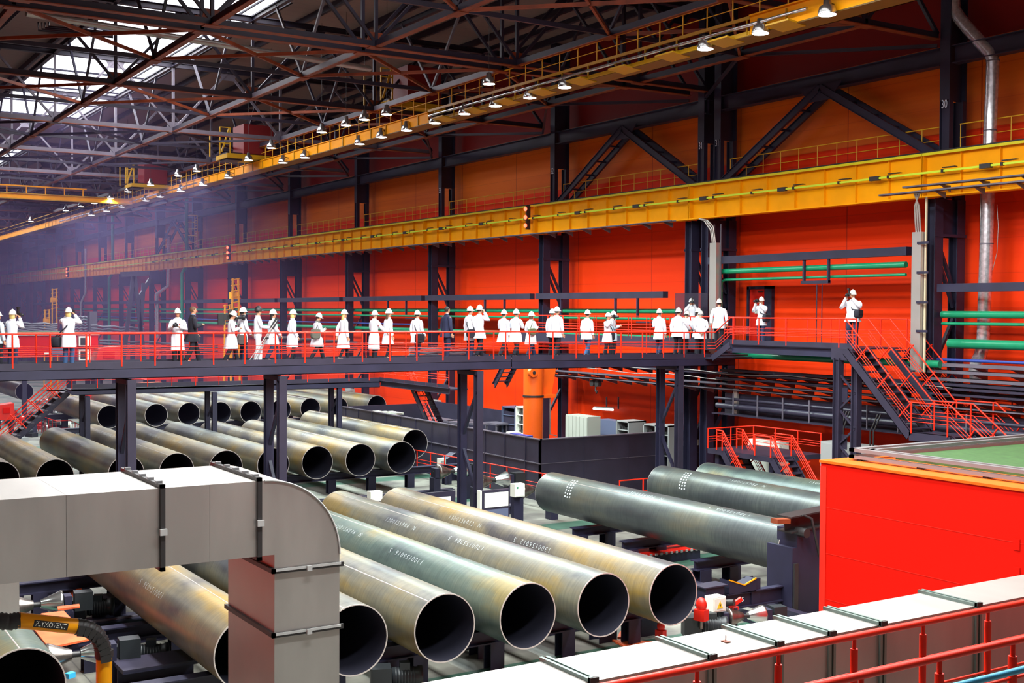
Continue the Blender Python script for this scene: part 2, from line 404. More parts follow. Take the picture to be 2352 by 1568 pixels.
# ------------------------------------------------------------------ wall columns
COLX = {29: -15.4, 30: -27.2, 31: -39.75, 32: -51.15, 33: -63.05, 34: -74.9, 35: -86.9, 36: -98.8, 37: -110.7, 38: -122.7, 39: -134.6, 40: -146.6,
        41: -158.5, 42: -170.5, 43: -182.4, 44: -194.4, 45: -206.3}
def make_column(X, num, label, mark=True):
    t = wthing('wall_column', label, 'steel column', (X, 34.8, FL), 'steel columns along the orange wall')
    part(MB().ibeam((X, 34.2, FL), (X, 34.2, 5.7), .42, .42, .03, up=(1, 0, 0)), 'front_leg', M['steel'], t)
    part(MB().ibeam((X, 35.4, FL), (X, 35.4, 5.7), .42, .36, .03, up=(1, 0, 0)), 'rear_leg', M['steel'], t)
    part(MB().box(X - .05, 34.3, 4.45, X + .05, 35.3, 5.7), 'web_plate', M['steel'], t)
    part(MB().box(X - .24, 33.95, 4.4, X - .2, 35.6, 4.5).box(X + .2, 33.95, 4.4, X + .24, 35.6, 4.5), 'cap_plate', M['steel'], t)
    z = 4.3
    for z0, z1 in ((4.2, 2.6), (3.7, 2.0), (1.6, .2), (-.6, -2.0), (-2.2, -3.6)):
        a, bb = ((34.4, 35.25) if z0 > 1.8 else (35.25, 34.4))
        part(MB().bar((X, a, z0), (X, bb, z1), .12, .1), 'lacing_bar', M['steel'], t)
    up = MB().box(X - .2, 34.65, 5.7, X - .16, 35.55, 11.0) if False else MB()
    up.ibeam((X, 34.75, 5.7), (X, 34.75, 9.1), .2, .4, .03, up=(1, 0, 0)); up.ibeam((X, 35.45, 5.7), (X, 35.45, 9.1), .2, .4, .03, up=(1, 0, 0))
    up.box(X - .2, 34.64, 9.1, X + .2, 34.70, 15.49); up.box(X - .2, 35.50, 9.1, X + .2, 35.56, 15.49); up.box(X - .03, 34.65, 9.1, X + .03, 35.55, 15.49)
    part(up, 'upper_shaft', M['steel'], t)
    part(MB().box(X - .3, 33.9, FL, X + .3, 35.7, FL + .04), 'base_plate', M['steel'], t)
    if mark:
        part(flat_text(str(num), .42, (X, 34.63, 8.95), (1, 0, 0), (0, 0, 1), .62), 'painted_number', M['letter_wall'], t)
    return t
words = {30: 'marked 30, near the silver duct', 32: 'marked 32', 33: 'marked 33'}
for n, X in COLX.items():
    if n == 31:
        make_column(X, 31, 'dark blue wall column marked 31, left one of the close pair'); make_column(X + 1.05, 31, 'dark blue wall column marked 31, right one of the close pair'); continue
    lab = 'dark blue lattice wall column ' + (words[n] if n in words else '%s one beyond the column marked 33' % ORD[n-34] if n > 33 else 'to the right of column 30')
    make_column(X, n, lab, n <= 33 and n > 29)

# ------------------------------------------------------------------ crane girder on the wall columns, one length per bay
xs = sorted([COLX[n] for n in COLX if n != 31] + [-39.2]); YG = 33.75
GIR = []
for i in range(len(xs) - 1):
    x0, x1 = xs[i], xs[i+1]; k = len(xs) - 2 - i
    t = wthing('crane_girder', 'orange-yellow crane runway girder, the %s length from the right' % ORD[k], 'crane girder', ((x0+x1)/2, YG, 5.7), 'crane girder lengths')
    part(MB().box(x0 + .01, YG - .015, 5.76, x1 - .01, YG + .015, 7.15), 'web', M['yellow'], t)
    part(MB().box(x0 + .01, YG - .22, 7.12, x1 - .01, YG + .22, 7.17).box(x0 + .01, YG - .22, 5.7, x1 - .01, YG + .22, 5.75), 'flanges', M['yellow'], t)
    part(MB().box(x0 + .01, YG - .25, 7.10, x1 - .01, YG - .215, 7.19), 'edge_strip', M['lime_edge'], t)
    n = max(1, round((x1 - x0)/1.5))
    for j in range(n + 1):
        x = x0 + (x1 - x0)*j/n; x = min(max(x, x0 + .04), x1 - .04)
        wd = .22 if j in (0, n) else .13
        part(MB().box(x - .012, YG - wd, 5.75, x + .012, YG - .015, 7.12), 'stiffener', M['yellow'], t)
    part(MB().box(x0, YG - .05, 7.17, x1, YG + .05, 7.27), 'rail', M['dark_metal'], t)
# busbar
bx = MB(); xs2 = [-200, -12]
bus = wthing('power_rail', 'long thin lime power rail along the girder face', 'power rail', (-60, 33.4, 6.3), None)
part(MB().box(-200, 33.36, 6.47, -12, 33.42, 6.54), 'conductor', M['lime'], bus)
k = 0; x = -17.0
while x > -120:
    part(MB().box(x - .25, 33.34, 6.6, x + .25, 33.50, 6.63).box(x - .28, 33.33, 6.45, x - .2, 33.44, 6.56), 'hanger', M['dark_metal'], bus)
    if k % 2: part(MB().box(x - 1.05, 33.32, 6.43, x - .65, 33.46, 6.58), 'joint_box', M['rubber'], bus)
    x -= 2.25; k += 1
# cable tray under the girder
def tray(name, label, x0, x1, y, z, w_=.25, h=.06, br=1.5, mt='truss_grey', grp=None, cat='cable tray'):
    t = wthing(name, label, cat, ((x0+x1)/2, y, z), grp)
    part(MB().box(x0, y - w_/2, z, x1, y - w_/2 + .015, z + h).box(x0, y + w_/2 - .015, z, x1, y + w_/2, z + h).box(x0, y - w_/2, z, x1, y + w_/2, z + .01), 'channel', M[mt], t)
    n = int((x1 - x0)/br)
    for i in range(min(n, 60)):
        x = x1 - .6 - br*i; part(MB().prism([(x, y - w_/2, z), (x, y + w_/2 + .3, z), (x, y + w_/2 + .3, z - .22)], (.04, 0, 0)), 'bracket', M[mt], t)
    return t
tray('cable_tray', 'grey cable tray hung under the yellow girder left of column 31', -98, -39.9, 33.3, 5.66)
tray('cable_tray', 'upper grey cable tray under the girder right of column 30', -27.6, -12, 33.15, 6.02)
tray('cable_tray', 'lower grey cable tray under the girder right of column 30', -28.4, -12, 32.9, 5.80)
# red marker lamps on the girder
for x_, nm in ((1209, 'red three-lamp signal on the girder between columns 32 and 33'), (524, 'red three-lamp signal on the girder far down the hall'), (154, 'farthest red signal lamp on the girder')):
    p0 = P(x_, {1209: 499, 524: 580, 154: 625}[x_], Y=33.3)
    t = wthing('signal_lamp', nm, 'signal lamp', tuple(p0))
    part(MB().box(p0.x - .05, 33.28, p0.z - .62, p0.x + .05, 33.52, p0.z + .62), 'backplate', M['dark_metal'], t)
    for dz in (-.42, 0, .42): part(MB().ball((p0.x, 33.24, p0.z + dz), .11, .08, .11, 10, 6), 'red_lens', M['red_glow'], t)

# ------------------------------------------------------------------ yellow guard rail above the girder, and others
def guard(name, label, pts, posts, mats='rail_red', h=1.0, mids=(.42, .55, .68), r=.025, rm=.012, group=None, post_r=.022, posts_at=None, kick=None, plate=False):
    """handrail following pts (deck level points), posts every `posts` metres"""
    pts = [Vector(p) for p in pts]; up = Vector((0, 0, 1))
    t = wthing(name, label, 'guard rail', tuple(pts[0]), group)
    part(MB().path([p + up*h for p in pts], r, 8), 'top_rail', M[mats], t)
    for m_ in mids: part(MB().path([p + up*m_ for p in pts], rm, 6), 'mid_rail', M[mats], t)
    L = [(pts[i+1] - pts[i]).length for i in range(len(pts)-1)]; tot = sum(L); n = max(1, round(tot/posts))
    seq = posts_at if posts_at else [tot*i/n for i in range(n+1)]
    for s_ in seq[:100]:
        q = min(max(s_, .02), tot - .02)
        for i, l in enumerate(L):
            if q <= l or i == len(L)-1: p = pts[i] + (pts[i+1] - pts[i])*(q/l); break
            q -= l
        part(MB().tube(p, p + up*h, post_r, n=8), 'post', M[mats], t)
    if plate: part(MB().box(pts[0].x - .45, 34.95, pts[0].z - .06, pts[-1].x + .4, 35.3, pts[0].z), 'walk_plate', M['steel'], t)
    if kick: part(kick, 'kick_plate', M['steel_grey'], t)
    return t
for (x0, x1, nm) in ((-38.4, -27.5, 'between columns 31 and 30'), (-26.9, -12, 'right of column 30'), (-50.8, -40.1, 'between columns 32 and 31'), (-62.7, -51.5, 'between columns 33 and 32'),
                     (-74.5, -63.4, 'between columns 34 and 33'), (-86.5, -75.3, 'one bay beyond column 34'), (-98.4, -87.3, 'two bays beyond column 34'), (-146, -99.2, 'in the far bays')):
    guard('guard_rail', 'thin yellow guard rail above the crane girder ' + nm, [(x0, 35.1, 7.2), (x1, 35.1, 7.2)], 1.0, 'yellow_rail', 1.08, (.62,), .022, .015, 'yellow rails over the girder', .018, plate=True)

# thin purple-grey haze filling the far end of the hall
hz = bpy.data.materials.new('haze'); hz.use_nodes = True; nt = hz.node_tree; nt.nodes.remove(nt.nodes['Principled BSDF'])
vs = nt.nodes.new('ShaderNodeVolumePrincipled'); vs.inputs['Color'].default_value = (.60, .46, 1.0, 1); vs.inputs['Density'].default_value = .0028; vs.inputs['Anisotropy'].default_value = .2
nt.links.new(vs.outputs[0], nt.nodes['Material Output'].inputs['Volume']); M['haze'] = hz
tag(MB().box(-329, -19.9, FL + .05, -66, 35.9, 15.4).build('haze', hz), 'thin purple-grey haze hanging in the far part of the hall', 'haze', kind='stuff')
SC.cycles.volume_bounces = 0; SC.cycles.volume_step_rate = 20
# ------------------------------------------------------------------ roof trusses (across the hall) and bracing
TB, TT = 11.2, 14.75
TX = [(-27.5, 'nearest roof truss, reaching column 30'), (-39.4, 'near one of the double roof trusses at column 31'), (-40.5, 'far one of the double roof trusses at column 31'),
      (-52, 'roof truss reaching column 32'), (-64, 'roof truss reaching column 33'), (-76, 'roof truss reaching the column beyond 33')]
for i in range(9): TX.append((-88 - 12*i, 'roof truss far down the hall, %s beyond the six nearest' % ORD[i]))
NY = [-17 + 6*i for i in range(9)]
def truss(X, label, grey):
    t = wthing('roof_truss', 'dark steel ' + label, 'roof truss', (X, 8, TB), 'roof trusses across the hall')
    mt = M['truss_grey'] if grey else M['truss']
    part(MB().box(X - .06, -19.8, TB + .03, X + .06, 34.6, TB + .24), 'bottom_chord', mt, t)
    part(MB().box(X - .14, -19.8, TB, X + .14, 34.6, TB + .03), 'bottom_flange', M['primer'], t)
    part(MB().ibeam((X, -19.9, TT), (X, 35.9, TT), .25, .26, .02), 'top_chord', M['truss'], t)
    for y in NY:
        if y < -6 and X > -60: continue
        part(MB().bar((X, y, TB + .1), (X, y, TT), .12, .12), 'vertical', mt, t)
        part(MB().prism([(X - .02, y - .42, TB + .05), (X - .02, y + .42, TB + .05), (X - .02, y + .25, TB + .55), (X - .02, y - .25, TB + .55)], (.04, 0, 0)).box(X - .2, y - .3, TB - .03, X + .2, y + .3, TB), 'gusset', mt if grey else M['primer'], t)
        part(MB().bar((X, y, TB + .15), (X, y + 3, TT - .05), .11, .11), 'diagonal', mt, t)
        if y > -16: part(MB().bar((X, y, TB + .15), (X, y - 3, TT - .05), .11, .11), 'diagonal', mt, t)
        part(MB().prism([(X - .02, y + 2.5, TT - .12), (X - .02, y + 3.5, TT - .12), (X - .02, y + 3.3, TT - .5), (X - .02, y + 2.7, TT - .5)], (.04, 0, 0)), 'gusset', mt, t)
    part(MB().bar((X, 34.6, TB + .2), (X, 31.5, TT), .12, .12), 'diagonal', M['truss'], t)
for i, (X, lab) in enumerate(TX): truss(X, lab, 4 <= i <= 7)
# bracing between trusses: struts on the node lines, mid-bay line, diagonals
bays = [(-27.5, -39.4), (-40.5, -52), (-52, -64), (-64, -76), (-76, -88), (-88, -100), (-100, -112), (-112, -124)]
bn = ['between columns 30 and 31', 'between columns 31 and 32', 'between columns 32 and 33', 'one bay beyond column 33', 'two bays beyond column 33', 'three bays beyond column 33', 'four bays beyond column 33', 'five bays beyond column 33']
for bi, (x1, x0) in enumerate(bays):
    xm = (x0 + x1)/2
    t = wthing('roof_bracing', 'horizontal steel bracing under the roof in the bay ' + bn[bi], 'roof bracing', (xm, 13, TB), 'roof bracing bays')
    for y in NY[3:]:
        mt = M['truss_grey'] if (bi == 1 and y in (19, 25)) else M['truss']  # strut and hangers coloured lighter here, as if lit by the skylight
        part(MB().box(x0, y - .05, TB + .03, x1, y + .05, TB + .26), 'strut', mt, t)
        part(MB().box(x0, y - .11, TB, x1, y + .11, TB + .03), 'strut_flange', M['primer'], t)
        part(MB().bar((xm, y, TB + .2), (xm - 2.9, y, TT), .1, .1), 'hanger', mt, t)
        part(MB().bar((xm, y, TB + .2), (xm + 2.9, y, TT), .1, .1), 'hanger', mt, t)
        part(MB().box(xm - .35, y - .2, TB - .03, xm + .35, y + .2, TB), 'node_plate', M['primer'], t)
        part(MB().ibeam((x0, y, TT), (x1, y, TT), .2, .22, .02), 'top_strut', M['truss'], t)
        if y < 31:
            part(MB().bar((xm, y, TB + .14), (xm, y + 6, TB + .14), .1, .16), 'mid_bay_strut', M['truss'], t)
            part(MB().bar((xm, y, TB + .1), (x1, y + 6, TB + .1), .09, .12), 'diagonal_brace', M['primer'] if bi < 3 else M['truss'], t)
            part(MB().bar((xm, y + 6, TB + .1), (x1, y, TB + .1), .09, .12), 'diagonal_brace', M['primer'] if bi < 3 else M['truss'], t)
    part(MB().bar((xm, 31, TB + .1), (x1, 34.6, TB - .2), .1, .12), 'diagonal_brace', M['truss'], t)
    part(MB().bar((xm, 31, TB + .1), (x0, 34.6, TB - .2), .1, .12), 'diagonal_brace', M['truss'], t)
# eaves beam on the wall columns and portal braces beside column 31
for i in range(len(xs) - 1):
    x0, x1 = xs[i], xs[i+1]; k = len(xs) - 2 - i
    mb = MB().ibeam((x0 + .25, 34.85, 10.62), (x1 - .25, 34.85, 10.62), .4, .62, .03)
    tag(mb.build('eaves_beam', M['steel']), 'dark blue beam tying the column tops, the %s from the right' % ORD[k], 'eaves beam', 'beams along the column tops')
def portal(name, p, q, label):
    t = wthing('portal_brace', label, 'diagonal brace', tuple(q), 'twin diagonal braces over the girder')
    p, q = Vector(p), Vector(q); o = Vector((0, .42, 0))
    part(MB().ibeam(p - o*.7, q - o*.7, .12, .3, .02), 'brace_member', M['steel'], t)
    part(MB().ibeam(p + o, q + o, .12, .3, .02), 'brace_member', M['steel'], t)
    for k in (.22, .42, .6, .8):
        a = p + (q - p)*k; part(MB().bar(a - o*.7, a + o, .08, .08), 'batten', M['steel'], t)
portal('a', (-45.3, 34.9, 10.4), (-50.6, 34.9, 7.3), 'twin dark brace slanting down to column 32')
portal('b', (-45.3, 34.9, 10.4), (-40.1, 34.9, 7.3), 'twin dark brace slanting down to the left column 31')
portal('c', (-32.9, 34.9, 10.4), (-38.3, 34.9, 7.3), 'twin dark brace slanting down to the right column 31')
portal('d', (-32.9, 34.9, 10.4), (-27.6, 34.9, 7.3), 'twin dark brace slanting down to column 30')
portal('e', (-116.7, 34.9, 10.4), (-122.3, 34.9, 7.3), 'far twin brace leaning left, beside the green standpipe')
portal('f', (-116.7, 34.9, 10.4), (-111.1, 34.9, 7.3), 'far twin brace leaning right, beside the green standpipe')
for x, nm in ((-45.3, 'left of column 31'), (-32.9, 'right of column 31'), (-116.7, 'far down the hall')):
    tag(MB().prism([(x - 1.1, 34.6, 10.5), (x + 1.1, 34.6, 10.5), (x + .5, 34.6, 9.9), (x - .5, 34.6, 9.9)], (0, .05, 0)).build('gusset_plate', M['steel']), 'dark gusset plate where two braces meet the beam ' + nm, 'gusset plate')
# ------------------------------------------------------------------ hanging yellow runway with walkway at Y=25
rw = wthing('hanging_runway', 'long yellow hanging crane runway with walkway under the roof trusses', 'crane runway', (-60, 25.2, 9.95))
part(MB().box(-170, 24.95, 9.97, -46.5, 24.99, 10.42).box(-170, 24.9, 10.40, -46.5, 25.15, 10.44), 'side_girder', M['yellow'], rw)
part(MB().box(-26.5, 24.95, 9.97, -16, 24.99, 10.52).box(-26.5, 24.9, 10.50, -16, 25.15, 10.54), 'side_girder', M['yellow'], rw)
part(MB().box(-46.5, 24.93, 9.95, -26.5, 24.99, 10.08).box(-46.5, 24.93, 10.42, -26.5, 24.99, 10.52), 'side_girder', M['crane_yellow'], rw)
part(MB().box(-170, 24.95, 9.93, -16, 25.75, 9.97), 'soffit_plate', M['soffit_shaded'], rw)
part(MB().box(-170, 25.7, 9.93, -16, 25.75, 10.08), 'edge_angle', M['soffit_shaded'], rw)
for i in range(70):
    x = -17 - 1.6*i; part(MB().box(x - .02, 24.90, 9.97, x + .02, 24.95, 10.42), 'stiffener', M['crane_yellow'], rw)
part(MB().tube((-170, 25.05, 11.22), (-16, 25.05, 11.22), .028, n=6).tube((-170, 25.05, 10.88), (-16, 25.05, 10.88), .015, n=6), 'walkway_rail', M['yellow_rail'], rw)
for i in range(80):
    x = -17 - 1.15*i; part(MB().tube((x, 25.05, 10.5), (x, 25.05, 11.22), .022, n=6), 'rail_post', M['yellow_rail'], rw)
for i in range(14):
    x = -21.5 - 12*i + (.4 if i else 0); part(MB().bar((x, 25.3, 10.5), (x, 25.3, 11.25), .14, .14), 'hanger', M['steel'], rw)
part(MB().tube((-46, 24.72, 10.18), (-24, 24.72, 10.18), .055, n=8), 'cable_tube', M['chrome'], rw)
part(MB().tube((-120, 24.72, 10.12), (-78, 24.72, 10.12), .05, n=8), 'cable_tube', M['chrome'], rw)
for i in range(9):
    x = -25.5 - 2.5*i; part(MB().prism([(x, 24.6, 10.02), (x + .9, 24.6, 10.02), (x + .9, 25.3, 9.94), (x, 25.3, 9.94)], (0, 0, -.05)), 'outrigger', M['crane_yellow'], rw)
# trolleys standing on the runway
def trolley(px, py, X, label, s=1.0):
    c = P(px, py, X=X); t = wthing('crane_trolley', label, 'crane trolley', (c.x, c.y, c.z - .9*s), 'crane trolleys')
    part(MB().box(c.x - .9*s, c.y - .2*s, c.z - .8*s, c.x + .9*s, c.y + 1.6*s, c.z + .9*s), 'hoist_housing', M['trolley_red'], t)
    fr = MB()
    for dx in (-.9, .9):
        for dy in (-1.6, -1.0): fr.bar((c.x + dx*s, c.y + dy*s, c.z - .9*s), (c.x + dx*s, c.y + dy*s, c.z + .6*s), .06, .06)
    for z in (-.3, .2, .6): fr.bar((c.x + .9*s, c.y - 1.6*s, c.z + z*s), (c.x + .9*s, c.y - 1.0*s, c.z + z*s), .05, .05)
    fr.bar((c.x + .9*s, c.y - 1.05*s, c.z + .6*s), (c.x + .9*s, c.y - 1.5*s, c.z - .8*s), .08, .08)
    part(fr, 'ladder_cage', M['crane_yellow'], t)
    part(MB().box(c.x - 1*s, c.y - 1.2*s, c.z - 1.1*s, c.x + 1*s, c.y + 1.8*s, c.z - .85*s), 'carriage', M['crane_yellow'], t)
    part(MB().box(c.x - .6*s, c.y - 1.1*s, c.z - 1.2*s, c.x + .7*s, c.y - .2*s, c.z - .75*s), 'motor', M['steel'], t)
trolley(925, 200, -52, 'near yellow and dark red crane trolley under the roof')
trolley(555, 325, -68, 'middle yellow and dark red crane trolley under the roof')
trolley(330, 400, -86, 'far dark red crane trolley beside the crane bridge', .9)
# crane bridge far down the hall
cb = wthing('crane_bridge', 'yellow crane bridge girder spanning across the far hall', 'crane bridge', (-95, 16, 9.9))
part(MB().box(-95.3, 4, 9.92, -94.7, 24.9, 10.3), 'girder', M['yellow'], cb)
part(MB().box(-94.69, 4, 10.28, -94.6, 24.9, 10.34).box(-94.69, 4, 9.9, -94.6, 24.9, 9.95), 'flange', M['crane_yellow'], cb)
part(MB().box(-94.75, 4, 10.82, -94.65, 21.5, 10.92), 'top_rail', M['yellow'], cb)
for i in range(13): part(MB().box(-94.76, 5 + 1.35*i, 10.3, -94.66, 5.07 + 1.35*i, 10.85), 'rail_post', M['yellow'], cb)
# lamps
def lamp(px, py, z, label, power, grp, s=1.0, cable=True):
    c = P(px, py, Z=z); t = wthing('highbay_lamp', label, 'ceiling lamp', tuple(c), grp)
    rf = part(MB().lathe((c.x, c.y, c.z), (0, 0, 1), [(0, .30*s), (.02, .31*s), (.22, .25*s), (.27, .14*s), (.42, .12*s), (.44, .02)], 14), 'reflector', M['chrome'], t)
    subpart(MB().lathe((c.x, c.y, c.z - .005), (0, 0, 1), [(0, .285*s), (.012, .285*s)], 14), 'lens', M['lamp_glow'], rf)
    if cable: part(MB().tube((c.x, c.y, c.z + .43), (c.x, c.y, 15.5), .008, n=5), 'cable', M['dark_metal'], t)
    if not cable: part(MB().bar((c.x, c.y, c.z + .35), (c.x, 25.7, 10.0), .05, .05).bar((c.x, c.y, c.z + .3), (c.x, c.y, 10.05), .05, .05), 'bracket', M['soffit_shaded'], t)
    if power:
        l = bpy.data.lights.new('lamp_light', 'SPOT'); l.energy = power; l.spot_size = math.radians(150); l.spot_blend = .6; l.shadow_soft_size = .25; l.color = (.86, 1, .97)
        o = bpy.data.objects.new('lamp_light', l); C.objects.link(o); o.location = (c.x, c.y, c.z - .06)
for i, (x, y) in enumerate([(1123, 193), (888, 263), (837, 275), (795, 288), (739, 304), (623, 340), (571, 368), (452, 393), (409, 404), (346, 425), (294, 440), (253, 455), (217, 467), (186, 474), (151, 484), (71, 508)]):
    lamp(x, y, 10.3, 'round high-bay lamp hanging on a wire left of the runway, %s from the near end' % ORD[i], 4200, 'lamps on wires left of the runway', .8)
for i, (x, y) in enumerate([(1900, 34), (1747, 77), (1620, 113), (1297, 201), (1217, 225), (1138, 244), (1067, 262), (999, 283), (934, 300), (876, 315), (826, 331), (700, 362), (650, 374), (525, 408), (466, 425), (415, 439), (368, 452), (335, 461), (280, 475), (245, 485), (210, 494)]):
    lamp(x, y, 9.85, 'small bright lamp under the outer edge of the runway, %s from the near end' % ORD[min(i, 19)] if i < 20 else 'small bright lamp under the runway at its farthest visible end', 2600 if i < 12 else 1600, 'lamps under the runway', .85, False)
# plain lit row over the pipe bays outside the picture is replaced by the roof lights
tag(MB().tube(P(60, 30, Z=11.9), P(850, 158, Z=11.9), .12, n=10).build('air_tube', M['galv']), 'pale grey air tube running across under the roof by the trusses at column 31', 'air tube')
ht = wthing('pipe_coil', 'dark serpentine pipe rack under the roof at top left', 'pipe rack', tuple(P(180, 70, Z=12)))
for i, dy in enumerate((0, 7, 14, 22)):
    part(MB().path([P(88 + 8*i, 52, Z=12.3), P(88 + 8*i, 70 - 3*i, Z=12.1), P(260, 86 - 4*i - 0, Z=12.0)], .035, 6), 'pipe', M['truss'], ht)
# ------------------------------------------------------------------ steel pipes
def pipe(xr, xl, y, z, r, label, grp, skin, seam=None, num=None, text=(30, 30), dx=(5.6, 9.1), marks=False):
    t = wthing('steel_pipe', label, 'steel pipe', ((xl+xr)/2, y, z), grp)
    n = 48; ri = r - .022
    ring = lambda x, rr: [(x, y + rr*math.cos(2*PI*k/n), z + rr*math.sin(2*PI*k/n)) for k in range(n)]
    mb = MB(); mb.rings([ring(xl, r), ring(xl + (xr - xl)/2, r), ring(xr - .01, r)], cap=False); ow = part(mb, 'outer_wall', M[skin], t)
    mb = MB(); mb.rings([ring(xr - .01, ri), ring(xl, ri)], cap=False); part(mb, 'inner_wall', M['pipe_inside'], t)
    for x, s in ((xr, 1), (xl, -1)):
        mb = MB(); a, b_ = ring(x, r), ring(x, ri); c_, d_ = ring(x - s*.012, r + .001), ring(x - s*.012, ri - .001)
        v = a + b_ + c_ + d_; mb.add(v, [(k, (k+1) % n, n + (k+1) % n, n + k) for k in range(n)] + [(k, (k+1) % n, 2*n + (k+1) % n, 2*n + k) for k in range(n)] + [(n+k, n + (k+1) % n, 3*n + (k+1) % n, 3*n + k) for k in range(n)])
        part(mb, 'end_lip', M['pipe_lip'], t)
    if seam is not None:
        a = math.radians(seam); mb = MB(); w_ = .012
        p = lambda x, an, rr: (x, y - rr*math.sin(an), z + rr*math.cos(an))
        mb.add([p(xl, a - w_/r, r), p(xr, a - w_/r, r), p(xl, a, r + .006), p(xr, a, r + .006), p(xl, a + w_/r, r), p(xr, a + w_/r, r)], [(0, 1, 3, 2), (2, 3, 5, 4)])
        subpart(mb, 'weld_seam', M['pipe_lip'], ow)
    if num:
        for (suf, ph, d_, flip) in (('N', text[0], dx[0], 1), ('S', text[1], dx[1], -1)):
            vs, fs = text_mesh(num + '  ' + suf, .19, 1.45, -.006); ph = math.radians(ph); cx = xl + d_
            out = []
            for (a, b_, _) in vs:
                an = ph - flip*b_/r; out.append((cx + flip*a, y - (r + .004)*math.sin(an), z + (r + .004)*math.cos(an)))
            subpart(MB().add(out, fs), 'stencilled_number', M['letter'], ow)
    if marks:
        mb = MB()
        for i in range(7):
            an = math.radians(22 + 9*i)
            for k in range(3):
                x = xl + 1.6 + .13*k + .02*i; an2 = an + (.02 if k == 1 else 0)
                mb.add([(x, y - (r + .004)*math.sin(an2), z + (r + .004)*math.cos(an2)), (x + .06, y - (r + .004)*math.sin(an2), z + (r + .004)*math.cos(an2)),
                        (x + .06, y - (r + .004)*math.sin(an2 + .07), z + (r + .004)*math.cos(an2 + .07)), (x, y - (r + .004)*math.sin(an2 + .07), z + (r + .004)*math.cos(an2 + .07))], [(0, 1, 2, 3)])
        part(mb, 'chalk_marks', M['letter'], t)
    return t
ZP, RP = -4.35, .67
GA = 'pipes in the near row'; GB = 'pipes in the middle row'; GC = 'pipes in the far row'
A = [(16.82, -20.05, -33.2, 'rightmost of the near row, open end facing us', 'pipe_skin_warm', 28, '1300156012', (52, 58)),
     (14.98, -20.10, -33.5, 'second from the right in the near row, marked 1300155984', 'pipe_skin', 18, '1300155984', (46, 40)),
     (13.13, -20.15, -33.0, 'third from the right in the near row, marked 1300156016', 'pipe_skin_green', 5, '1300156016', (36, 44)),
     (11.25, -20.2, -33.4, 'fourth from the right in the near row, beside the sheet-metal duct', 'pipe_skin', 33, None, None),
     (9.40, -20.3, -33.1, 'fifth from the right in the near row, half behind the sheet-metal duct', 'pipe_skin', 20, None, None),
     (7.45, -20.5, -33.2, 'under the duct in the near row, marked 1300156036', 'pipe_skin_warm', 2, '1300156036', (24, 56)),
     (3.62, -20.4, -30.5, 'at the bottom left corner, beside the yellow extraction arm', 'pipe_skin_green', 4, None, None)]
for y, xr, xl, lab, sk, seam, num, tx in A:
    pipe(xr, xl, y, ZP, RP, 'large steel pipe, ' + lab, GA, sk, seam, num, tx or (0, 0), (5.0, 8.4))
B = [(25.80, 'rightmost of the middle row'), (24.0, 'second from the right in the middle row'), (22.25, 'third from the right in the middle row'), (20.45, 'fourth from the right in the middle row'),
     (18.7, 'in the middle row, just left of the double walkway leg'), (16.9, 'sixth from the right in the middle row'), (14.7, 'seventh from the right in the middle row'),
     (12.9, 'eighth from the right in the middle row, behind a walkway leg'), (10.3, 'ninth from the right in the middle row'), (8.3, 'last at the left edge of the middle row')]
BP = [(953, 1019), (922, 1050), (828, 1056), (729, 1062), (628, 1067), (519, 1073), (406, 1080), (290, 1087), (127, 1096), (0, 1102)]
for i, ((_, lab), (px, py)) in enumerate(zip(B, BP)):
    c = P(px, py, Z=ZP); ln = [12.2, 14.6, 12.6, 13.2, 13.0, 12.8, 13.4, 12.6, 13.0, 13.0][i]
    pipe(c.x, c.x - ln, c.y, ZP, RP, 'large rust-streaked steel pipe, ' + lab, GB, ['pipe_skin_warm', 'pipe_skin', 'pipe_skin_warm'][i % 3], [12, 30, 6, 22, None, 10, 28, None, 8, None][i], '1300155%03d' % (960 + 7*i), (30 + 6*(i % 3), 24 + 9*(i % 2)), (4.4, 7.6))
CC = [866, 777, 713, 645, 576, 506, 434, 359, 251]
for i, px in enumerate(CC):
    c = P(px, [931.5, 936, 938, 941, 946, 948, 950, 953, 957][i], Z=-4.1)
    pipe(c.x, c.x - 13.0, c.y, -4.1, .64, 'pale far steel pipe, %s of the far row' % ('rightmost' if i == 0 else ORD[i] + ' from the right'), GC, ['pipe_skin_warm', 'pipe_skin'][i % 2], [14, None, 20][i % 3], '1300155%03d' % (900 + 7*i), (34, 26), (4.2, 7.2))
c = P(44, 895.5, Z=-4.1); pipe(c.x + 2, c.x - 12, c.y, -4.1, .62, 'pale steel pipe far left, above the red stair rails', GC, 'pipe_skin_warm', 10)
# pipes at right, running behind the red cabin
for i, (px, py, xr, lab, num, sk) in enumerate(((1290, 1089, -22.4, 'nearest of the right-hand three, marked 1300156006', '1300156006', 'pipe_skin_grey'), (1545, 1073, -20.5, 'middle one of the right-hand three, marked 1300155982', '1300155982', 'pipe_skin_grey'),
                                               (1650, 1066, -20.5, 'farthest of the right-hand three, mostly behind the red cabin', '1300155991', 'pipe_skin_green'))):
    q = P(px, py, Z=ZP + RP); pipe(xr, q.x - .6, q.y, ZP, RP, 'large grey-green steel pipe, ' + lab, 'pipes on the right-hand rollers', sk, 34 if i == 0 else None, num, (22, 20) if i else (24, 16), ((5.4, 9.0), (4.6, 8.6), (6.1, 9.8))[i], marks=i < 2)
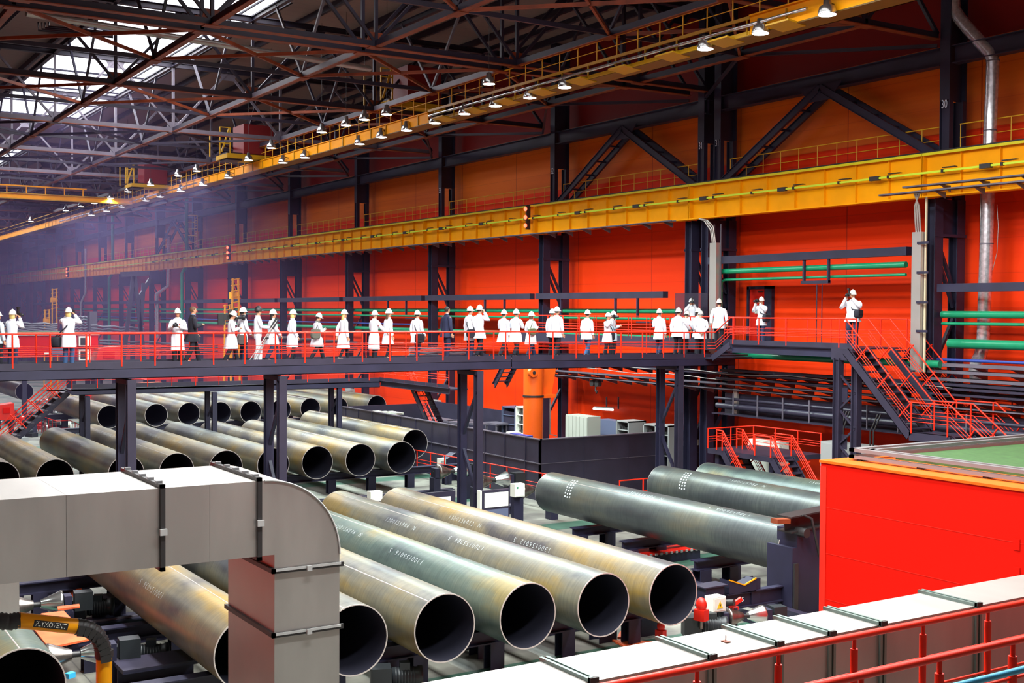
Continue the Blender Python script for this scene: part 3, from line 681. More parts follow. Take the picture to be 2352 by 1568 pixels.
# ------------------------------------------------------------------ skids and stands below the pipes
def skid(x, y0, y1, top, label, step=1.85, grp='pipe skids'):
    t = wthing('pipe_skid', label, 'pipe skid', (x, (y0+y1)/2, FL), grp)
    part(MB().ibeam((x, y0, top - .15), (x, y1, top - .15), .3, .3, .03), 'beam', M['steel'], t)
    y = y0 + .5
    while y < y1:
        part(MB().ibeam((x, y, FL), (x, y, top - .3), .34, .3, .03, up=(1, 0, 0)), 'post', M['steel'], t); y += step
    return t
skid(-21.9, 5.5, 18.2, ZP - RP, 'dark steel skid under the open ends of the near pipe row')
skid(-26.2, 5.5, 18.2, ZP - RP, 'dark steel skid under the middle of the near pipe row')
skid(-31.6, 5.5, 18.2, ZP - RP, 'dark steel skid under the far ends of the near pipe row')
skid(-46.6, 7, 27, ZP - RP, 'dark steel skid under the open ends of the middle pipe row')
skid(-56.0, 7, 27, ZP - RP, 'dark steel skid under the far ends of the middle pipe row')
skid(-68.6, 14, 33.5, -4.74, 'dark steel skid under the open ends of the far pipe row')
skid(-78.0, 14, 33.5, -4.74, 'dark steel skid under the far ends of the far pipe row')
# separate heavy pedestals under the nearest ends
for i, (px, py, lab) in enumerate(((1480, 1455, 'below the rightmost near pipe'), (1385, 1470, 'below the second near pipe'), (1110, 1505, 'below and between the third and fourth near pipes'), (905, 1530, 'beside the fifth near pipe'))):
    c = P(px, py, Z=FL); t = wthing('pedestal', 'stout black steel pedestal on the floor ' + lab, 'pedestal', tuple(c), 'black pedestals under the near pipes')
    part(MB().ibeam((c.x, c.y, FL), (c.x, c.y, -5.05), .5, .42, .03, up=(1, 0, 0)), 'post', M['steel'], t)
    part(MB().box(c.x - .3, c.y - .3, -5.05, c.x + .3, c.y + .3, -5.0), 'top_plate', M['steel_grey'], t)
# floor beams / rails in the roller lane between the rows
for i, (y, lab) in enumerate(((20.9, 'nearest'), (22.0, 'farther'))):
    tag(MB().box(-40, y - .12, FL, -14, y + .12, FL + .22).build('floor_rail', M['steel_grey']), 'low grey rail along the floor beside the right-hand pipes, %s of two' % lab, 'floor rail', 'floor rails')
# cone rollers on stands
def cone_roller(c, label, rz, s=1.0, grp='cone rollers'):
    """hourglass roller: two cones facing each other, axis turned by rz"""
    c = Vector(c); t = wthing('cone_roller', label, 'conveyor roller', (c.x, c.y, FL), grp)
    d = Vector((math.cos(rz), math.sin(rz), 0))
    part(MB().lathe(c + d*.08*s, d, [(0, .10*s), (.42*s, .27*s), (.47*s, .27*s), (.48*s, .08*s)], 20), 'bright_cone', M['chrome'], t)
    part(MB().lathe(c - d*.08*s, -d, [(0, .10*s), (.42*s, .27*s), (.47*s, .27*s), (.48*s, .08*s)], 20), 'worn_cone', M['roller'], t)
    part(MB().tube(c - d*.75*s, c + d*.75*s, .06*s, n=10), 'shaft', M['dark_metal'], t)
    for k in (-1, 1):
        e = c + d*(k*.66*s)
        part(MB().cbox((e.x, e.y, e.z - .02), .16*s, .34*s, .36*s, rz), 'bearing_block', M['steel'], t)
        part(MB().cbox((e.x, e.y, (FL + e.z - .2)/2), .26*s, .34*s, max(.05, e.z - .2 - FL), rz), 'stand', M['steel'], t)
    g = c + d*1.0*s; part(MB().cbox((g.x, g.y, g.z), .4*s, .34*s, .42*s, rz), 'gearbox', M['motor'], t)
    return t
for i, (px, py, lab) in enumerate(((1037, 1082, 'farthest of the three in a line before the dark partition'), (1132, 1103, 'middle of the three before the dark partition, behind a walkway leg'), (1228, 1124, 'at the far end of the nearest right-hand pipe'))):
    cone_roller(P(px, py, Z=-4.75), 'shiny hourglass roller ' + lab, PI/2, 1.15)
cone_roller(P(1712, 1414, Z=-5.3), 'bright silver cone roller in front of the V-shaped cradle', PI/2 - .25, .85)
def motor_unit(c, d, label, s=1.0, col='motor'):
    c = Vector(c); d = Vector(d).normalized(); t = wthing('drive_motor', label, 'electric motor', tuple(c), 'drive motors')
    part(MB().lathe(c, d, [(0, .04), (.01, .19*s), (.5*s, .19*s), (.52*s, .21*s), (.6*s, .21*s), (.62*s, .03)], 16), 'housing', M[col], t)
    mb = MB()
    for k in range(7): mb.lathe(c + d*(.06 + .06*k)*s, d, [(0, .20*s), (.02*s, .20*s)], 16)
    part(mb, 'cooling_fins', M[col], t)
    part(MB().cbox(c + d*.25*s + Vector((0, 0, .23*s)), .2*s, .2*s, .14*s, math.atan2(d.y, d.x)), 'terminal_box', M[col], t)
    part(MB().cbox(c - d*.22*s, .4*s, .42*s, .46*s, math.atan2(d.y, d.x)), 'gearbox', M[col], t)
    return t
motor_unit(P(1610, 1436, Z=-5.4), (.5, .9, 0), 'grey drive motor right of the rightmost near pipe end')
motor_unit(P(900, 1555, Z=-5.45), (.4, 1, 0), 'dark drive motor at the foot of the fifth near pipe')
motor_unit(P(318, 1502, Z=-5.3), (.35, 1, 0), 'black drive motor right of the yellow extraction arm', 1.0)
motor_unit(P(200, 1395, Z=-5.3), (.35, 1, 0), 'black drive motor behind the yellow extraction arm, beside the pipe', 1.0)
cone_roller(P(85, 1388, Z=-5.0), 'worn roller pair left of the black motor, above the yellow arm', PI/2 - .1, 1.0)
cone_roller(P(175, 1502, Z=-5.0), 'worn roller pair directly behind the yellow arm elbow', PI/2 - .1, 1.0)
# red hydraulic clamps
def clamp(px, py, z, s, label):
    c = P(px, py, Z=z); t = wthing('hydraulic_clamp', label, 'hydraulic clamp', tuple(c), 'red hydraulic parts')
    part(MB().ball(c, .26*s, .2*s, .3*s), 'clamp_head', M['red'], t)
    part(MB().cbox(c + Vector((0, 0, -.42*s)), .5*s, .4*s, .45*s, .3), 'clamp_body', M['red'], t)
    part(MB().tube(c + Vector((0, 0, -.6*s)), c + Vector((0, 0, -1.0*s)), .09*s, n=10), 'piston', M['roller'], t)
clamp(1611, 1388, -4.85, .55, 'red hydraulic clamp at the right edge of the rightmost near pipe')
clamp(1518, 1438, -5.2, .4, 'small red hydraulic jack under the rightmost near pipe')
c = P(1688, 1386, Z=-5.0); t = wthing('red_lever', 'red steel lever arm beside the white box with the warning triangle', 'lever', tuple(c))
part(MB().bar(c + Vector((-.05, -.14, -.08)), c + Vector((.05, .16, .11)), .08, .09), 'arm', M['red'], t); part(MB().tube(c + Vector((-.12, -.18, .02)), c + Vector((.08, -.1, .06)), .075, n=12), 'counter_roller', M['dark_metal'], t)
part(MB().bar(c + Vector((0, -.16, -.16)), c + Vector((0, .1, -.1)), .06, .07), 'lower_arm', M['red'], t)
part(MB().box(c.x - .04, c.y - .05, FL, c.x + .04, c.y + .05, c.z - .1), 'stand', M['steel'], t)
# V cradle, I-beam stub and cross beam (right)
XV = P(1705, 1362, Z=-5.2).x
def pv(px, py): q = P(px, py, X=XV); return (q.x, q.y, q.z)
t = wthing('v_cradle', 'dark V-shaped pipe cradle with orange edge strip', 'pipe cradle', pv(1705, 1362))
part(MB().prism([pv(1675, 1364), pv(1737, 1358), pv(1737, 1328), pv(1710, 1344), pv(1675, 1333)], (-.35, 0, 0)), 'body', M['steel'], t)
part(MB().bar(pv(1675, 1332), pv(1710, 1343), .03, .03).bar(pv(1710, 1343), pv(1737, 1327), .03, .03), 'orange_strip', M['arm_yellow'], t)
a, b_ = pv(1617, 1368), pv(1668, 1341)
t = wthing('beam_stub', 'short upright dark I-beam stub left of the V-shaped cradle', 'steel stand', (XV, a[1], FL))
part(MB().box(XV - .35, a[1] + .06, FL, XV, b_[1] - .06, b_[2] - .03), 'web', M['steel'], t); part(MB().box(XV - .4, a[1] - .02, b_[2] - .03, XV + .05, b_[1] + .02, b_[2]), 'top_plate', M['steel_grey'], t)
t = wthing('cross_beam', 'long dark beam carrying the V-shaped cradle, marked with a white five', 'steel beam', pv(1700, 1400))
a, b_ = pv(1672, 1394), pv(1826, 1338)
zt_, zb_ = pv(1700, 1361)[2], pv(1700, 1397)[2]
part(MB().ibeam((XV - .1, a[1], (zt_+zb_)/2), (XV - .1, b_[1], (zt_+zb_)/2), .2, zt_ - zb_, .03), 'beam', M['steel'], t)
for yy in (a[1] + .1, b_[1] - .15): part(MB().box(XV - .2, yy, FL, XV, yy + .12, zb_), 'leg', M['steel'], t)
q = P(1706, 1377, X=XV + .02); part(flat_text('5', .16, (q.x, q.y, q.z), (0, 1, 0), (0, 0, 1)), 'painted_number', M['letter'], t)
# white control boxes
def ctrl_box(px, py, z, w_, h, label, extra=None, stand=True, X=None, d=.3):
    c = P(px, py, Z=z) if X is None else P(px, py, X=X); t = wthing('control_box', label, 'control box', (c.x, c.y, FL), None)
    part(MB().box(c.x - d, c.y - w_/2, c.z - h/2, c.x, c.y + w_/2, c.z + h/2), 'housing', M['white_panel'], t)
    dr = part(MB().box(c.x, c.y - w_/2 + .03, c.z - h/2 + .03, c.x + .012, c.y + w_/2 - .03, c.z + h/2 - .03), 'door', M['white_panel'], t)
    if stand: part(MB().box(c.x - d + .02, c.y - .12, FL, c.x - d + .12, c.y + .12, c.z - h/2 + .05), 'stand', M['steel'], t)
    if extra == 'warn':
        part(MB().prism([(c.x + .014, c.y - .09, c.z - .09), (c.x + .014, c.y + .09, c.z - .09), (c.x + .014, c.y, c.z + .09)], (.004, 0, 0)), 'warning_triangle', M['warn_yellow'], t)
        part(MB().prism([(c.x + .02, c.y - .005, c.z + .05), (c.x + .02, c.y - .03, c.z - .01), (c.x + .02, c.y + .005, c.z), (c.x + .02, c.y, c.z - .06), (c.x + .02, c.y + .03, c.z + .01), (c.x + .02, c.y, c.z + .005)], (.003, 0, 0)), 'lightning_mark', M['black'], t)
    if extra == 'green': part(MB().cbox((c.x + .016, c.y - .1, c.z + .1), .01, .05, .06), 'green_button', M['green'], t)
    return t
ctrl_box(1653, 1388, -4.95, .38, .34, 'white control box with yellow warning triangle below the I-beam stub', 'warn')
ctrl_box(1194, 1126, -4.3, .40, .44, 'white control box with green button left of the nearest right-hand pipe', 'green')
ctrl_box(865, 1140, -4.7, .45, .35, 'small white box behind the rightmost near pipe', None)
# white framed light board on the floor
c = P(1140, 1150, Z=-4.4); t = wthing('light_board', 'white board in a dark frame standing on the floor beside the walkway leg', 'board', (c.x, c.y, FL))
part(MB().box(c.x - .2, c.y - .54, FL, c.x - .05, c.y + .54, -4.05), 'frame', M['steel_grey'], t)
part(MB().box(c.x - .05, c.y - .42, -4.60, c.x - .03, c.y + .48, -4.13), 'white_panel', M['white_panel'], t)
part(MB().box(c.x - .05, c.y - .42, -5.6, c.x - .03, c.y + .48, -4.68), 'lower_panel', M['cabinet_blue'], t)
part(MB().box(c.x - .22, c.y - .6, FL, c.x - .02, c.y - .54, -4.03), 'side_strip', M['white_panel'], t)
t = wthing('light_board', 'smaller framed white board seen just over the rightmost near pipe', 'board', tuple(P(1005, 1142, Z=-4.6)))
c = P(1005, 1142, Z=-4.6); part(MB().box(c.x - .1, c.y - .7, FL, c.x, c.y + .7, -4.42), 'frame', M['steel_grey'], t); part(MB().box(c.x, c.y - .5, -5.4, c.x + .02, c.y + .5, -4.6), 'white_panel', M['white_panel'], t)
# dark lectern-like cabinet and narrow cabinet by the red rail
XQ = P(1035, 1104, Z=FL).x
def pq(px, py, x=None): return P(px, py, X=x or XQ)
t = wthing('desk_cabinet', 'dark cabinet with slanting top before the red floor-level rail', 'cabinet', (XQ, pq(1035, 1100).y, FL))
a, b_, c1, c2 = pq(1026, 1100), pq(1047, 1100), pq(1047, 1039), pq(1026, 1054)
part(MB().prism([(XQ, a.y, FL), (XQ, b_.y, FL), (XQ, c1.y, c1.z), (XQ, c2.y, c2.z)], (-.5, 0, 0)), 'body', M['steel'], t)
part(MB().bar((XQ + .01, c2.y, c2.z), (XQ + .01, c1.y, c1.z), .04, .03), 'desk_edge', M['truss_grey'], t)
t = wthing('switch_cabinet', 'narrow pale switch cabinet left of the slant-topped cabinet', 'cabinet', (XQ, pq(1016, 1100).y, FL))
a, b_ = pq(1011, 1088), pq(1024, 1053); part(MB().box(XQ - .3, a.y, FL, XQ, b_.y, b_.z), 'body', M['white_panel'], t); part(MB().box(XQ, a.y + .04, a.z, XQ + .02, b_.y - .08, b_.z - .08), 'door', M['panel_grey'], t)
# black lift frame left of the red cabin
t = wthing('lift_frame', 'tall blackish lifting frame gripping the right-hand pipe beside the red cabin', 'lifting frame', (-22.6, 21.9, FL))
fx = -21.8
y0, y1 = P(1820, 1300, X=fx).y, P(1884, 1300, X=fx).y
part(MB().box(fx - .9, y0, FL, fx, y1 + .5, P(1850, 1255, X=fx).z), 'mast', M['steel'], t)
part(MB().box(fx - .02, y0 + .02, FL, fx + .06, y0 + .16, P(1850, 1290, X=fx).z), 'mast_edge', M['dark_metal'], t)
zt = P(1850, 1188, X=fx).z
part(MB().ibeam((fx - .2, y0 - .1, zt - .15), (fx - .2, y1 + .5, zt - .05), .5, .42, .04), 'head_beam', M['dark_metal'], t)
part(MB().bar((fx - .1, y0 - .1, zt - .05), (fx - .1, y0 - .55, zt - .02), .25, .12), 'claw', M['primer'], t)
part(MB().box(fx - .7, y0 + .15, P(1850, 1255, X=fx).z, fx, y1 + .4, zt - .3), 'carriage', M['steel'], t)
part(MB().path([(fx + .1, y0 + .25, zt + .1), (fx + .2, y0 + .45, zt), (fx + .2, y0 + .6, zt - .5), (fx + .15, y0 + .8, zt - 1.0)], .035, 6), 'hose', M['rubber'], t)
part(MB().tube((fx - .1, y0 + .25, zt - .35), (fx + .25, y0 + .25, zt - .35), .12, n=12), 'pulley', M['dark_metal'], t)
tag(MB().ibeam((-22.3, y0 - .9, -5.6), (-22.3, y0 - .9, -4.9), .3, .3, .03, up=(1, 0, 0)).build('short_post', M['steel']), 'short dark post at the foot of the lifting frame', 'steel post')
# orange floor plates and dark blocks in the lower left corner
def plate(pts, z, label, mt='plate_orange', th=.04):
    q = [P(x, y, Z=z) for x, y in pts]; tag(MB().prism(q, (0, 0, -th)).build('floor_plate', M[mt]), label, 'steel plate', 'orange steel plates')
plate([(95, 1408), (147, 1402), (208, 1466), (112, 1486), (75, 1440)], -4.95, 'large bright orange steel plate behind the yellow extraction arm')
plate([(1405, 1468), (1500, 1472), (1560, 1480), (1440, 1486)], FL + .05, 'orange floor plate just above the white duct near the second near pipe')
plate([(1425, 1448), (1452, 1456), (1430, 1462), (1418, 1462)], FL + .05, 'small orange floor plate behind the larger one under the near pipes')
plate([(172, 1330), (188, 1328), (188, 1352), (174, 1354)], -5.3, 'small orange plate peeping out below the left end of the duct')
plate([(160, 1358), (176, 1356), (176, 1374), (162, 1374)], -5.4, 'second small orange plate below the left end of the duct')
plate([(132, 1392), (182, 1386), (183, 1392), (133, 1398)], -4.95, 'thin orange edge plate beside the black motor')
for i, (px, py, sx, sy, h, lab) in enumerate(((142, 1345, .8, 1.4, 1.0, 'below the duct at far left'), (250, 1390, .6, .8, .7, 'between the motor and the marked pipe'), (358, 1540, .9, 1.5, .7, 'beside the vertical duct at the bottom'), (30, 1345, .5, .5, .9, 'at the very left under the duct'))):
    c = P(px, py, Z=-5.4); t = wthing('machine_block', 'black boxy machine base on the floor ' + lab, 'machine base', (c.x, c.y, FL), 'black machine bases')
    part(MB().ibeam((c.x, c.y - sy/2, FL + h/2), (c.x, c.y + sy/2, FL + h/2), sx, h, .05), 'body', M['steel'], t)
    part(MB().box(c.x - sx/2, c.y - sy/2, FL + h, c.x + sx/2, c.y + sy/2, FL + h + .03), 'top_plate', M['steel_grey'], t)
for i, (px, lab) in enumerate(((330, 'nearer'), (300, 'farther'))):
    a = P(px - 60, 1420 + 40*(1-i), Z=FL + .2); tag(MB().ibeam((a.x, 5.2, FL + .12), (a.x, 9.5, FL + .12), .3, .24, .03).build('floor_beam', M['steel']), 'dark beam across the floor between the yellow arm and the vertical duct, ' + lab, 'floor beam', 'floor beams')
tag(MB().cbox(P(161, 1550, Z=-5.3), .12, .16, .1, .5).build('blue_rag', M['blue_pipe']), 'small blue cloth lying on the machine at the bottom left', 'rag')
c = P(5, 1365, Z=-3.2); tag(MB().box(c.x - .6, c.y - 1.2, c.z - .5, c.x, c.y + .28, c.z + .25).build('duct_stub', M['galv']), 'end of a small grey duct at the left edge below the big duct', 'air duct')
# stands and beams under the right-hand pipes
for i, (x, lab) in enumerate(((-31.5, 'near their far ends'), (-28.9, 'below their middle'), (-25.6, 'near the lifting frame'))):
    t = wthing('pipe_skid', 'dark stands carrying the right-hand pipes ' + lab, 'pipe skid', (x, 25, FL), 'pipe skids')
    part(MB().ibeam((x, 22.2, -5.3), (x, 30.5, -5.3), .3, .28, .03), 'beam', M['steel'], t)
    for y in (22.5, 23.6, 26.4, 28.6): part(MB().ibeam((x, y, FL), (x, y, -5.44), .4, .36, .03, up=(1, 0, 0)), 'post', M['steel'], t)
q = P(1520, 1262, Z=FL + .35); t = wthing('floor_bridge', 'low platform with red toothed edge on the floor under the nearest right-hand pipe', 'floor platform', (q.x, q.y, FL))
part(MB().box(q.x - .5, q.y - 1.3, FL, q.x + .3, q.y + 1.3, FL + .3), 'base', M['steel'], t); part(MB().box(q.x - .5, q.y - 1.4, FL + .3, q.x + .35, q.y + 1.4, FL + .35), 'red_top', M['red'], t)
for k in range(14): part(MB().box(q.x + .35, q.y - 1.35 + .2*k, FL + .28, q.x + .38, q.y - 1.27 + .2*k, FL + .35), 'tooth', M['panel_grey'], t)
for i, (px, py) in enumerate(((1250, 1235), (1330, 1262), (1180, 1215))):
    q = P(px, py, Z=FL + .1); tag(MB().box(q.x - 2.2, q.y - .1, FL, q.x + 2.2, q.y + .1, FL + .12).box(q.x - 2.2, q.y + .25, FL, q.x + 2.2, q.y + .35, FL + .12).build('track_rail', M['frame_grey']), 'pair of low rails on the floor right of the near row, ' + ['middle length', 'right length', 'left length'][i], 'floor rail', 'low rails right of the near row')
# long dark transport beams on the floor between and under the pipes of the near and middle rows
for i, (x, lab) in enumerate(((-23.6, 'nearest'), (-29.0, 'second'), (-35.2, 'third'), (-38.6, 'fourth'), (-43.4, 'farthest'))):
    t = wthing('transfer_beam', 'dark transfer beam lying across the floor under the pipe rows, %s of five' % lab, 'transfer beam', (x, 14, FL), 'transfer beams on the floor')
    part(MB().ibeam((x, 3, FL + .16), (x, 20.4 if x > -36 else 24.5, FL + .16), .34, .32, .03), 'beam', M['steel'], t)
    part(MB().box(x - .05, 3, FL + .32, x + .05, 20.4 if x > -36 else 24.5, FL + .36), 'wear_strip', M['truss_grey'], t)
# ------------------------------------------------------------------ visitors' walkway (X = -35.9 near edge)
XN, XF, ZD = -35.9, -37.4, .1
def zd(y): return ZD - max(0, y - 22)*.007
wk = wthing('walkway', 'long dark grey steel visitors\' walkway on tall legs', 'walkway', (-36.6, 16, ZD))
segs = [(4.0, 22.6), (22.65, 33.2)]
for y0, y1 in segs:
    z0, z1 = zd(y0), zd(y1)
    part(MB().bar((XN - .75, y0, z0 - .03), (XN - .75, y1, z1 - .03), 1.5, .06), 'deck_plate', M['steel_grey'], wk)
    for X, s in ((XN, 1), (XF, -1)):
        part(MB().bar((X, y0, z0 + .03), (X, y1, z1 + .03), .02, .20), 'kick_plate', M['steel_grey'], wk)
        part(MB().chan((X - s*.05, y0, z0 - .21), (X - s*.05, y1, z1 - .21), .1, .29, .02, side=s if True else 1), 'side_beam', M['steel'], wk)
rails_y = [6.49, 7.55, 8.6, 9.66, 10.69, 11.52, 12.57, 13.62, 14.67, 15.72, 16.78, 17.84, 18.9, 19.96, 21.02, 22.09, 23.16, 23.68, 24.74, 25.81, 26.89, 27.97, 29.06, 30.14, 31.22, 32.31, 33.41]
ry = [y*.945 for y in rails_y]
guard('guard_rail', 'red handrail on the near side of the visitors\' walkway', [(XN, 4.0, zd(4)), (XN, 22, zd(22)), (XN, 31.62, zd(31.6))], 1, 'rail_red', .96, (.56, .44, .32), .024, .012, 'red rails of the walkway', .026, posts_at=[y - 4.0 for y in [4.1, 5.13] + ry])
guard('guard_rail', 'red handrail on the far side of the walkway, behind the visitors', [(XF, 4.0, zd(4)), (XF, 22, zd(22)), (XF, 31.4, zd(31.4))], 1.55, 'rail_red', .96, (.56, .44, .32), .02, .012, 'red rails of the walkway', .022)
for i, (y, lab) in enumerate(((9.42, 'leftmost'), (14.12, 'second from the left'), (21.35, 'third from the left, beside the white board'), (30.4, 'rightmost, before the dark partition'))):
    t = wthing('support_frame', 'dark two-post steel leg of the walkway, ' + lab, 'support leg', (-36.6, y, FL), 'legs of the walkway')
    for X in (XN - .12, XF + .25): part(MB().ibeam((X, y, FL), (X, y, -.3), .25, .26, .03, up=(1, 0, 0)), 'post', M['steel_grey'] if X > -36.4 else M['steel'], t)
    part(MB().bar((XN - .2, y, -1.0), (XF + .2, y, -2.8), .1, .1).bar((XF + .2, y, -2.9), (XN - .2, y, -4.6), .1, .1), 'brace', M['steel'], t)
    part(MB().bar((XN - .1, y, -.38), (XF + .1, y, -.38), .25, .14), 'cross_head', M['steel'], t)
    part(MB().box(XN - .4, y - .2, FL, XN + .1, y + .2, FL + .03), 'base_plate', M['steel'], t)
# ------------------------------------------------------------------ upper platform at z=.6 and steps up to it
YP, XP0, XP1, ZU = 31.5, -34.35, -28.15, .6
up = wthing('upper_platform', 'raised dark steel platform joining the walkway to the wall', 'platform', (-31, 32.8, ZU))
part(MB().box(XP0, YP, ZU - .05, XP1, 33.8, ZU), 'deck_plate', M['steel_grey'], up)
part(MB().box(XP0, YP - .01, ZU - .03, XP1, YP + .01, ZU + .15), 'kick_plate', M['steel_grey'], up)
part(MB().chan((XP0, YP + .05, ZU - .19), (XP1, YP + .05, ZU - .19), .1, .30, .02, side=-1), 'side_beam', M['steel'], up)
part(MB().box(XP1 - .9, YP - .25, ZU - .42, XP1 + .05, YP + .3, ZU - .02), 'corner_head', M['steel_grey'], up)
st = wthing('steps', 'short flight of dark steps from the walkway up to the raised platform', 'steps', (-35, 32.3, ZD))
part(MB().box(XF, 31.6, ZD - .15, XP0 - .9, 33.9, ZD - .07), 'lower_landing', M['steel_grey'], st)
for i in range(3): part(MB().box(XP0 - .95 + .28*i, YP + .1, ZD + .1*i + .05*i, XP0 - .62 + .28*i, 33.0, ZD + .04 + .15*i), 'tread', M['steel_grey'], st)
part(MB().bar((XP0 - 1.05, YP + .02, ZD - .1), (XP0 - .05, YP + .02, ZU - .05), .04, .22), 'stringer', M['steel_grey'], st)
guard('guard_rail', 'red handrail rising from the walkway and along the raised platform', [(XN + .25, YP, zd(31.5)), (XP0 - .85, YP, zd(31.5)), (XP0, YP, ZU), (XP1, YP, ZU)], 1.5, 'rail_red', .98, (.58, .46, .34), .024, .012, 'red rails of the raised platform', .026, posts_at=[1.62, 3.0, 4.4, 6.9, 7.8])
guard('guard_rail', 'red handrail at the back of the raised platform before the door', [(-37.2, 33.75, ZU), (-27.9, 33.75, ZU)], 1.1, 'rail_red', .98, (.58, .46, .34), .02, .011, 'red rails of the raised platform', .022)
# wall-side walkway at the same level, left of the platform
ww = wthing('wall_walkway', 'narrow grey walkway along the wall behind the visitors', 'walkway', (-44, 33.4, ZU))
part(MB().box(-51.5, 32.9, ZU - .05, XP0 - 1.2, 33.8, ZU), 'deck_plate', M['steel_grey'], ww)
part(MB().box(-51.5, 32.88, ZU - .35, XP0 - 1.2, 32.9, ZU + .12), 'side_beam', M['steel_grey'], ww)
guard('guard_rail', 'red handrail of the wall-side walkway behind the visitors', [(-51.5, 32.9, ZU), (XP0 - 1.3, 32.9, ZU)], 1.35, 'rail_red', 1.0, (.62, .5, .38), .022, .012, 'red rails of the wall-side walkway', .024)
guard('guard_rail', 'red handrail on the wall edge of the wall-side walkway', [(-51.5, 33.75, ZU), (XP0 - 1.3, 33.75, ZU)], 1.35, 'rail_red', 1.0, (.62, .5, .38), .018, .010, 'red rails of the wall-side walkway', .02)
# ------------------------------------------------------------------ twin stairs going down to the right
def stair(x0, z0, y0, y1, label, flights, name='stair', matS='steel_grey'):
    """flights: list of (x1,z1) corners alternating slope / landing"""
    t = wthing(name, label, 'stairs', (x0, (y0+y1)/2, z0), None)
    pts = [(x0, z0)] + flights
    for y in (y0, y1):
        for (xa, za), (xb, zb) in zip(pts, pts[1:]): part(MB().chan((xa, y, za - .1), (xb, y, zb - .1), .08, .3, .02), 'stringer', M[matS], t)
    for (xa, za), (xb, zb) in zip(pts, pts[1:]):
        if abs(za - zb) > .2:
            n = int(abs(za - zb)/.21)
            for i in range(n):
                k = (i + .5)/n; x = xa + (xb - xa)*k; z = za + (zb - za)*k
                part(MB().box(x - .14, y0, z - .02, x + .14, y1, z + .02), 'tread', M[matS], t)
        else: part(MB().box(min(xa, xb), y0, za - .04, max(xa, xb), y1, za), 'landing', M[matS], t)
    return t
def stair_rail(pts, label, grp, h=.98, sticks=7):
    pts = [Vector(p) for p in pts]; t = wthing('stair_rail', label, 'guard rail', tuple(pts[0]), grp); upv = Vector((0, 0, 1))
    part(MB().path([p + upv*h for p in pts], .026, 8), 'top_rail', M['rail_red'], t)
    for m_ in (.62, .5, .38): part(MB().path([p + upv*m_ for p in pts], .012, 6), 'mid_rail', M['rail_red'], t)
    for a, b in zip(pts, pts[1:]):
        d = b - a
        if abs(d.z) > .2:
            n = max(2, int(d.length/.95)); nn = Vector((-d.z, 0, d.x)).normalized(); nn = nn if nn.z > 0 else -nn
            for i in range(n):
                p = a + d*((i + .5)/n); part(MB().tube(p + nn*.08, p + nn*(h*.8), .024, n=6), 'post', M['rail_red'], t)
        else:
            for k in (.06, .94): p = a + d*k; part(MB().tube(p, p + upv*h, .026, n=8), 'post', M['rail_red'], t)
    return t
XS = XP1 + .1
fl = [(XS + 2.65, ZU - 2.6), (XS + 4.2, ZU - 2.6), (XS + 9.2, FL + .2)]
stair(XS, ZU, 30.9, 31.9, 'near flight of dark steel stairs going down right from the raised platform', fl)
stair(XS, ZU, 33.1, 33.95, 'far flight of dark steel stairs behind the near one', fl)
rp = [(XS, ZU)] + fl
for y, lab in ((30.85, 'near side of the near stair flight'), (31.95, 'far side of the near stair flight'), (33.05, 'near side of the far stair flight'), (34.0, 'far side of the far stair flight')):
    stair_rail([(x, y, z) for x, z in rp], 'slanting red handrail on the ' + lab, 'red stair rails')
t = wthing('support_frame', 'twin dark latticed legs under the raised platform', 'support leg', (-28.3, 31.3, FL))
for px in (1925, 1967):
    q = P(px, 900, Y=31.3); part(MB().ibeam((q.x, 31.3, FL), (q.x, 31.3, ZU - .35), .24, .26, .03, up=(1, 0, 0)), 'post', M['steel_grey'], t)
q0, q1 = P(1928, 900, Y=31.3).x, P(1965, 900, Y=31.3).x
for z in (-.3, -1.5, -2.7, -3.9): part(MB().bar((q0, 31.3, z), (q1, 31.3, z - .6), .06, .06).bar((q1, 31.3, z - .6), (q0, 31.3, z - 1.2), .06, .06), 'lacing', M['steel_grey'], t)
for z in (-1.0, -2.6, -3.2): part(MB().box(q0 - .05, 31.27, z - .2, q1 + .05, 31.33, z + .2) if False else MB().box(q0, 31.36, z - .25, q0 + .3, 31.38, z + .25), 'tie_plate', M['steel_grey'], t)
# low stairs behind the right-hand pipes
q = P(1640, 985, Y=30.2); Z2 = P(1700, 1040, Y=30.2).z
ls = wthing('low_platform', 'small dark stair landing with red rails behind the right-hand pipes', 'platform', (q.x, 31, Z2))
xa, xb = P(1625, 1040, Y=30.2).x, P(1775, 1040, Y=30.2).x
part(MB().box(xa, 30.2, Z2 - .18, xb, 32.6, Z2), 'deck', M['steel_grey'], ls)
for x in (xa + .3, xb - .3): part(MB().box(x - .1, 30.4, FL, x + .1, 30.6, Z2 - .1), 'leg', M['steel'], ls)
hr = P(1640, 986, Y=30.2).z - Z2
guard('guard_rail', 'red handrail round the small landing behind the right-hand pipes', [(xa, 30.2, Z2), (xa, 32.6, Z2), (xb, 32.6, Z2)], 1.2, 'rail_red', hr, (hr*.6, hr*.48, hr*.36), .024, .012, 'red rails of the small landing', .026)
for k, px in enumerate((1662, 1775)):
    x0 = P(px, 1040, Y=30.2).x; dn = [(x0 + 1.55, Z2 - 1.9)]
    stair(x0, Z2, 30.2, 31.1, 'dark steps going down from the small landing, ' + ('left flight' if k == 0 else 'right flight'), dn)
    for y, l2 in ((30.15, 'near'), (31.15, 'far')): stair_rail([(x0 - (.35 if k == 0 else .9), y, Z2), (x0, y, Z2)] + [(x, y, z) for x, z in dn], 'slanting red rail of the small landing, %s flight, %s side' % ('left' if k == 0 else 'right', l2), 'red rails of the small landing', hr)
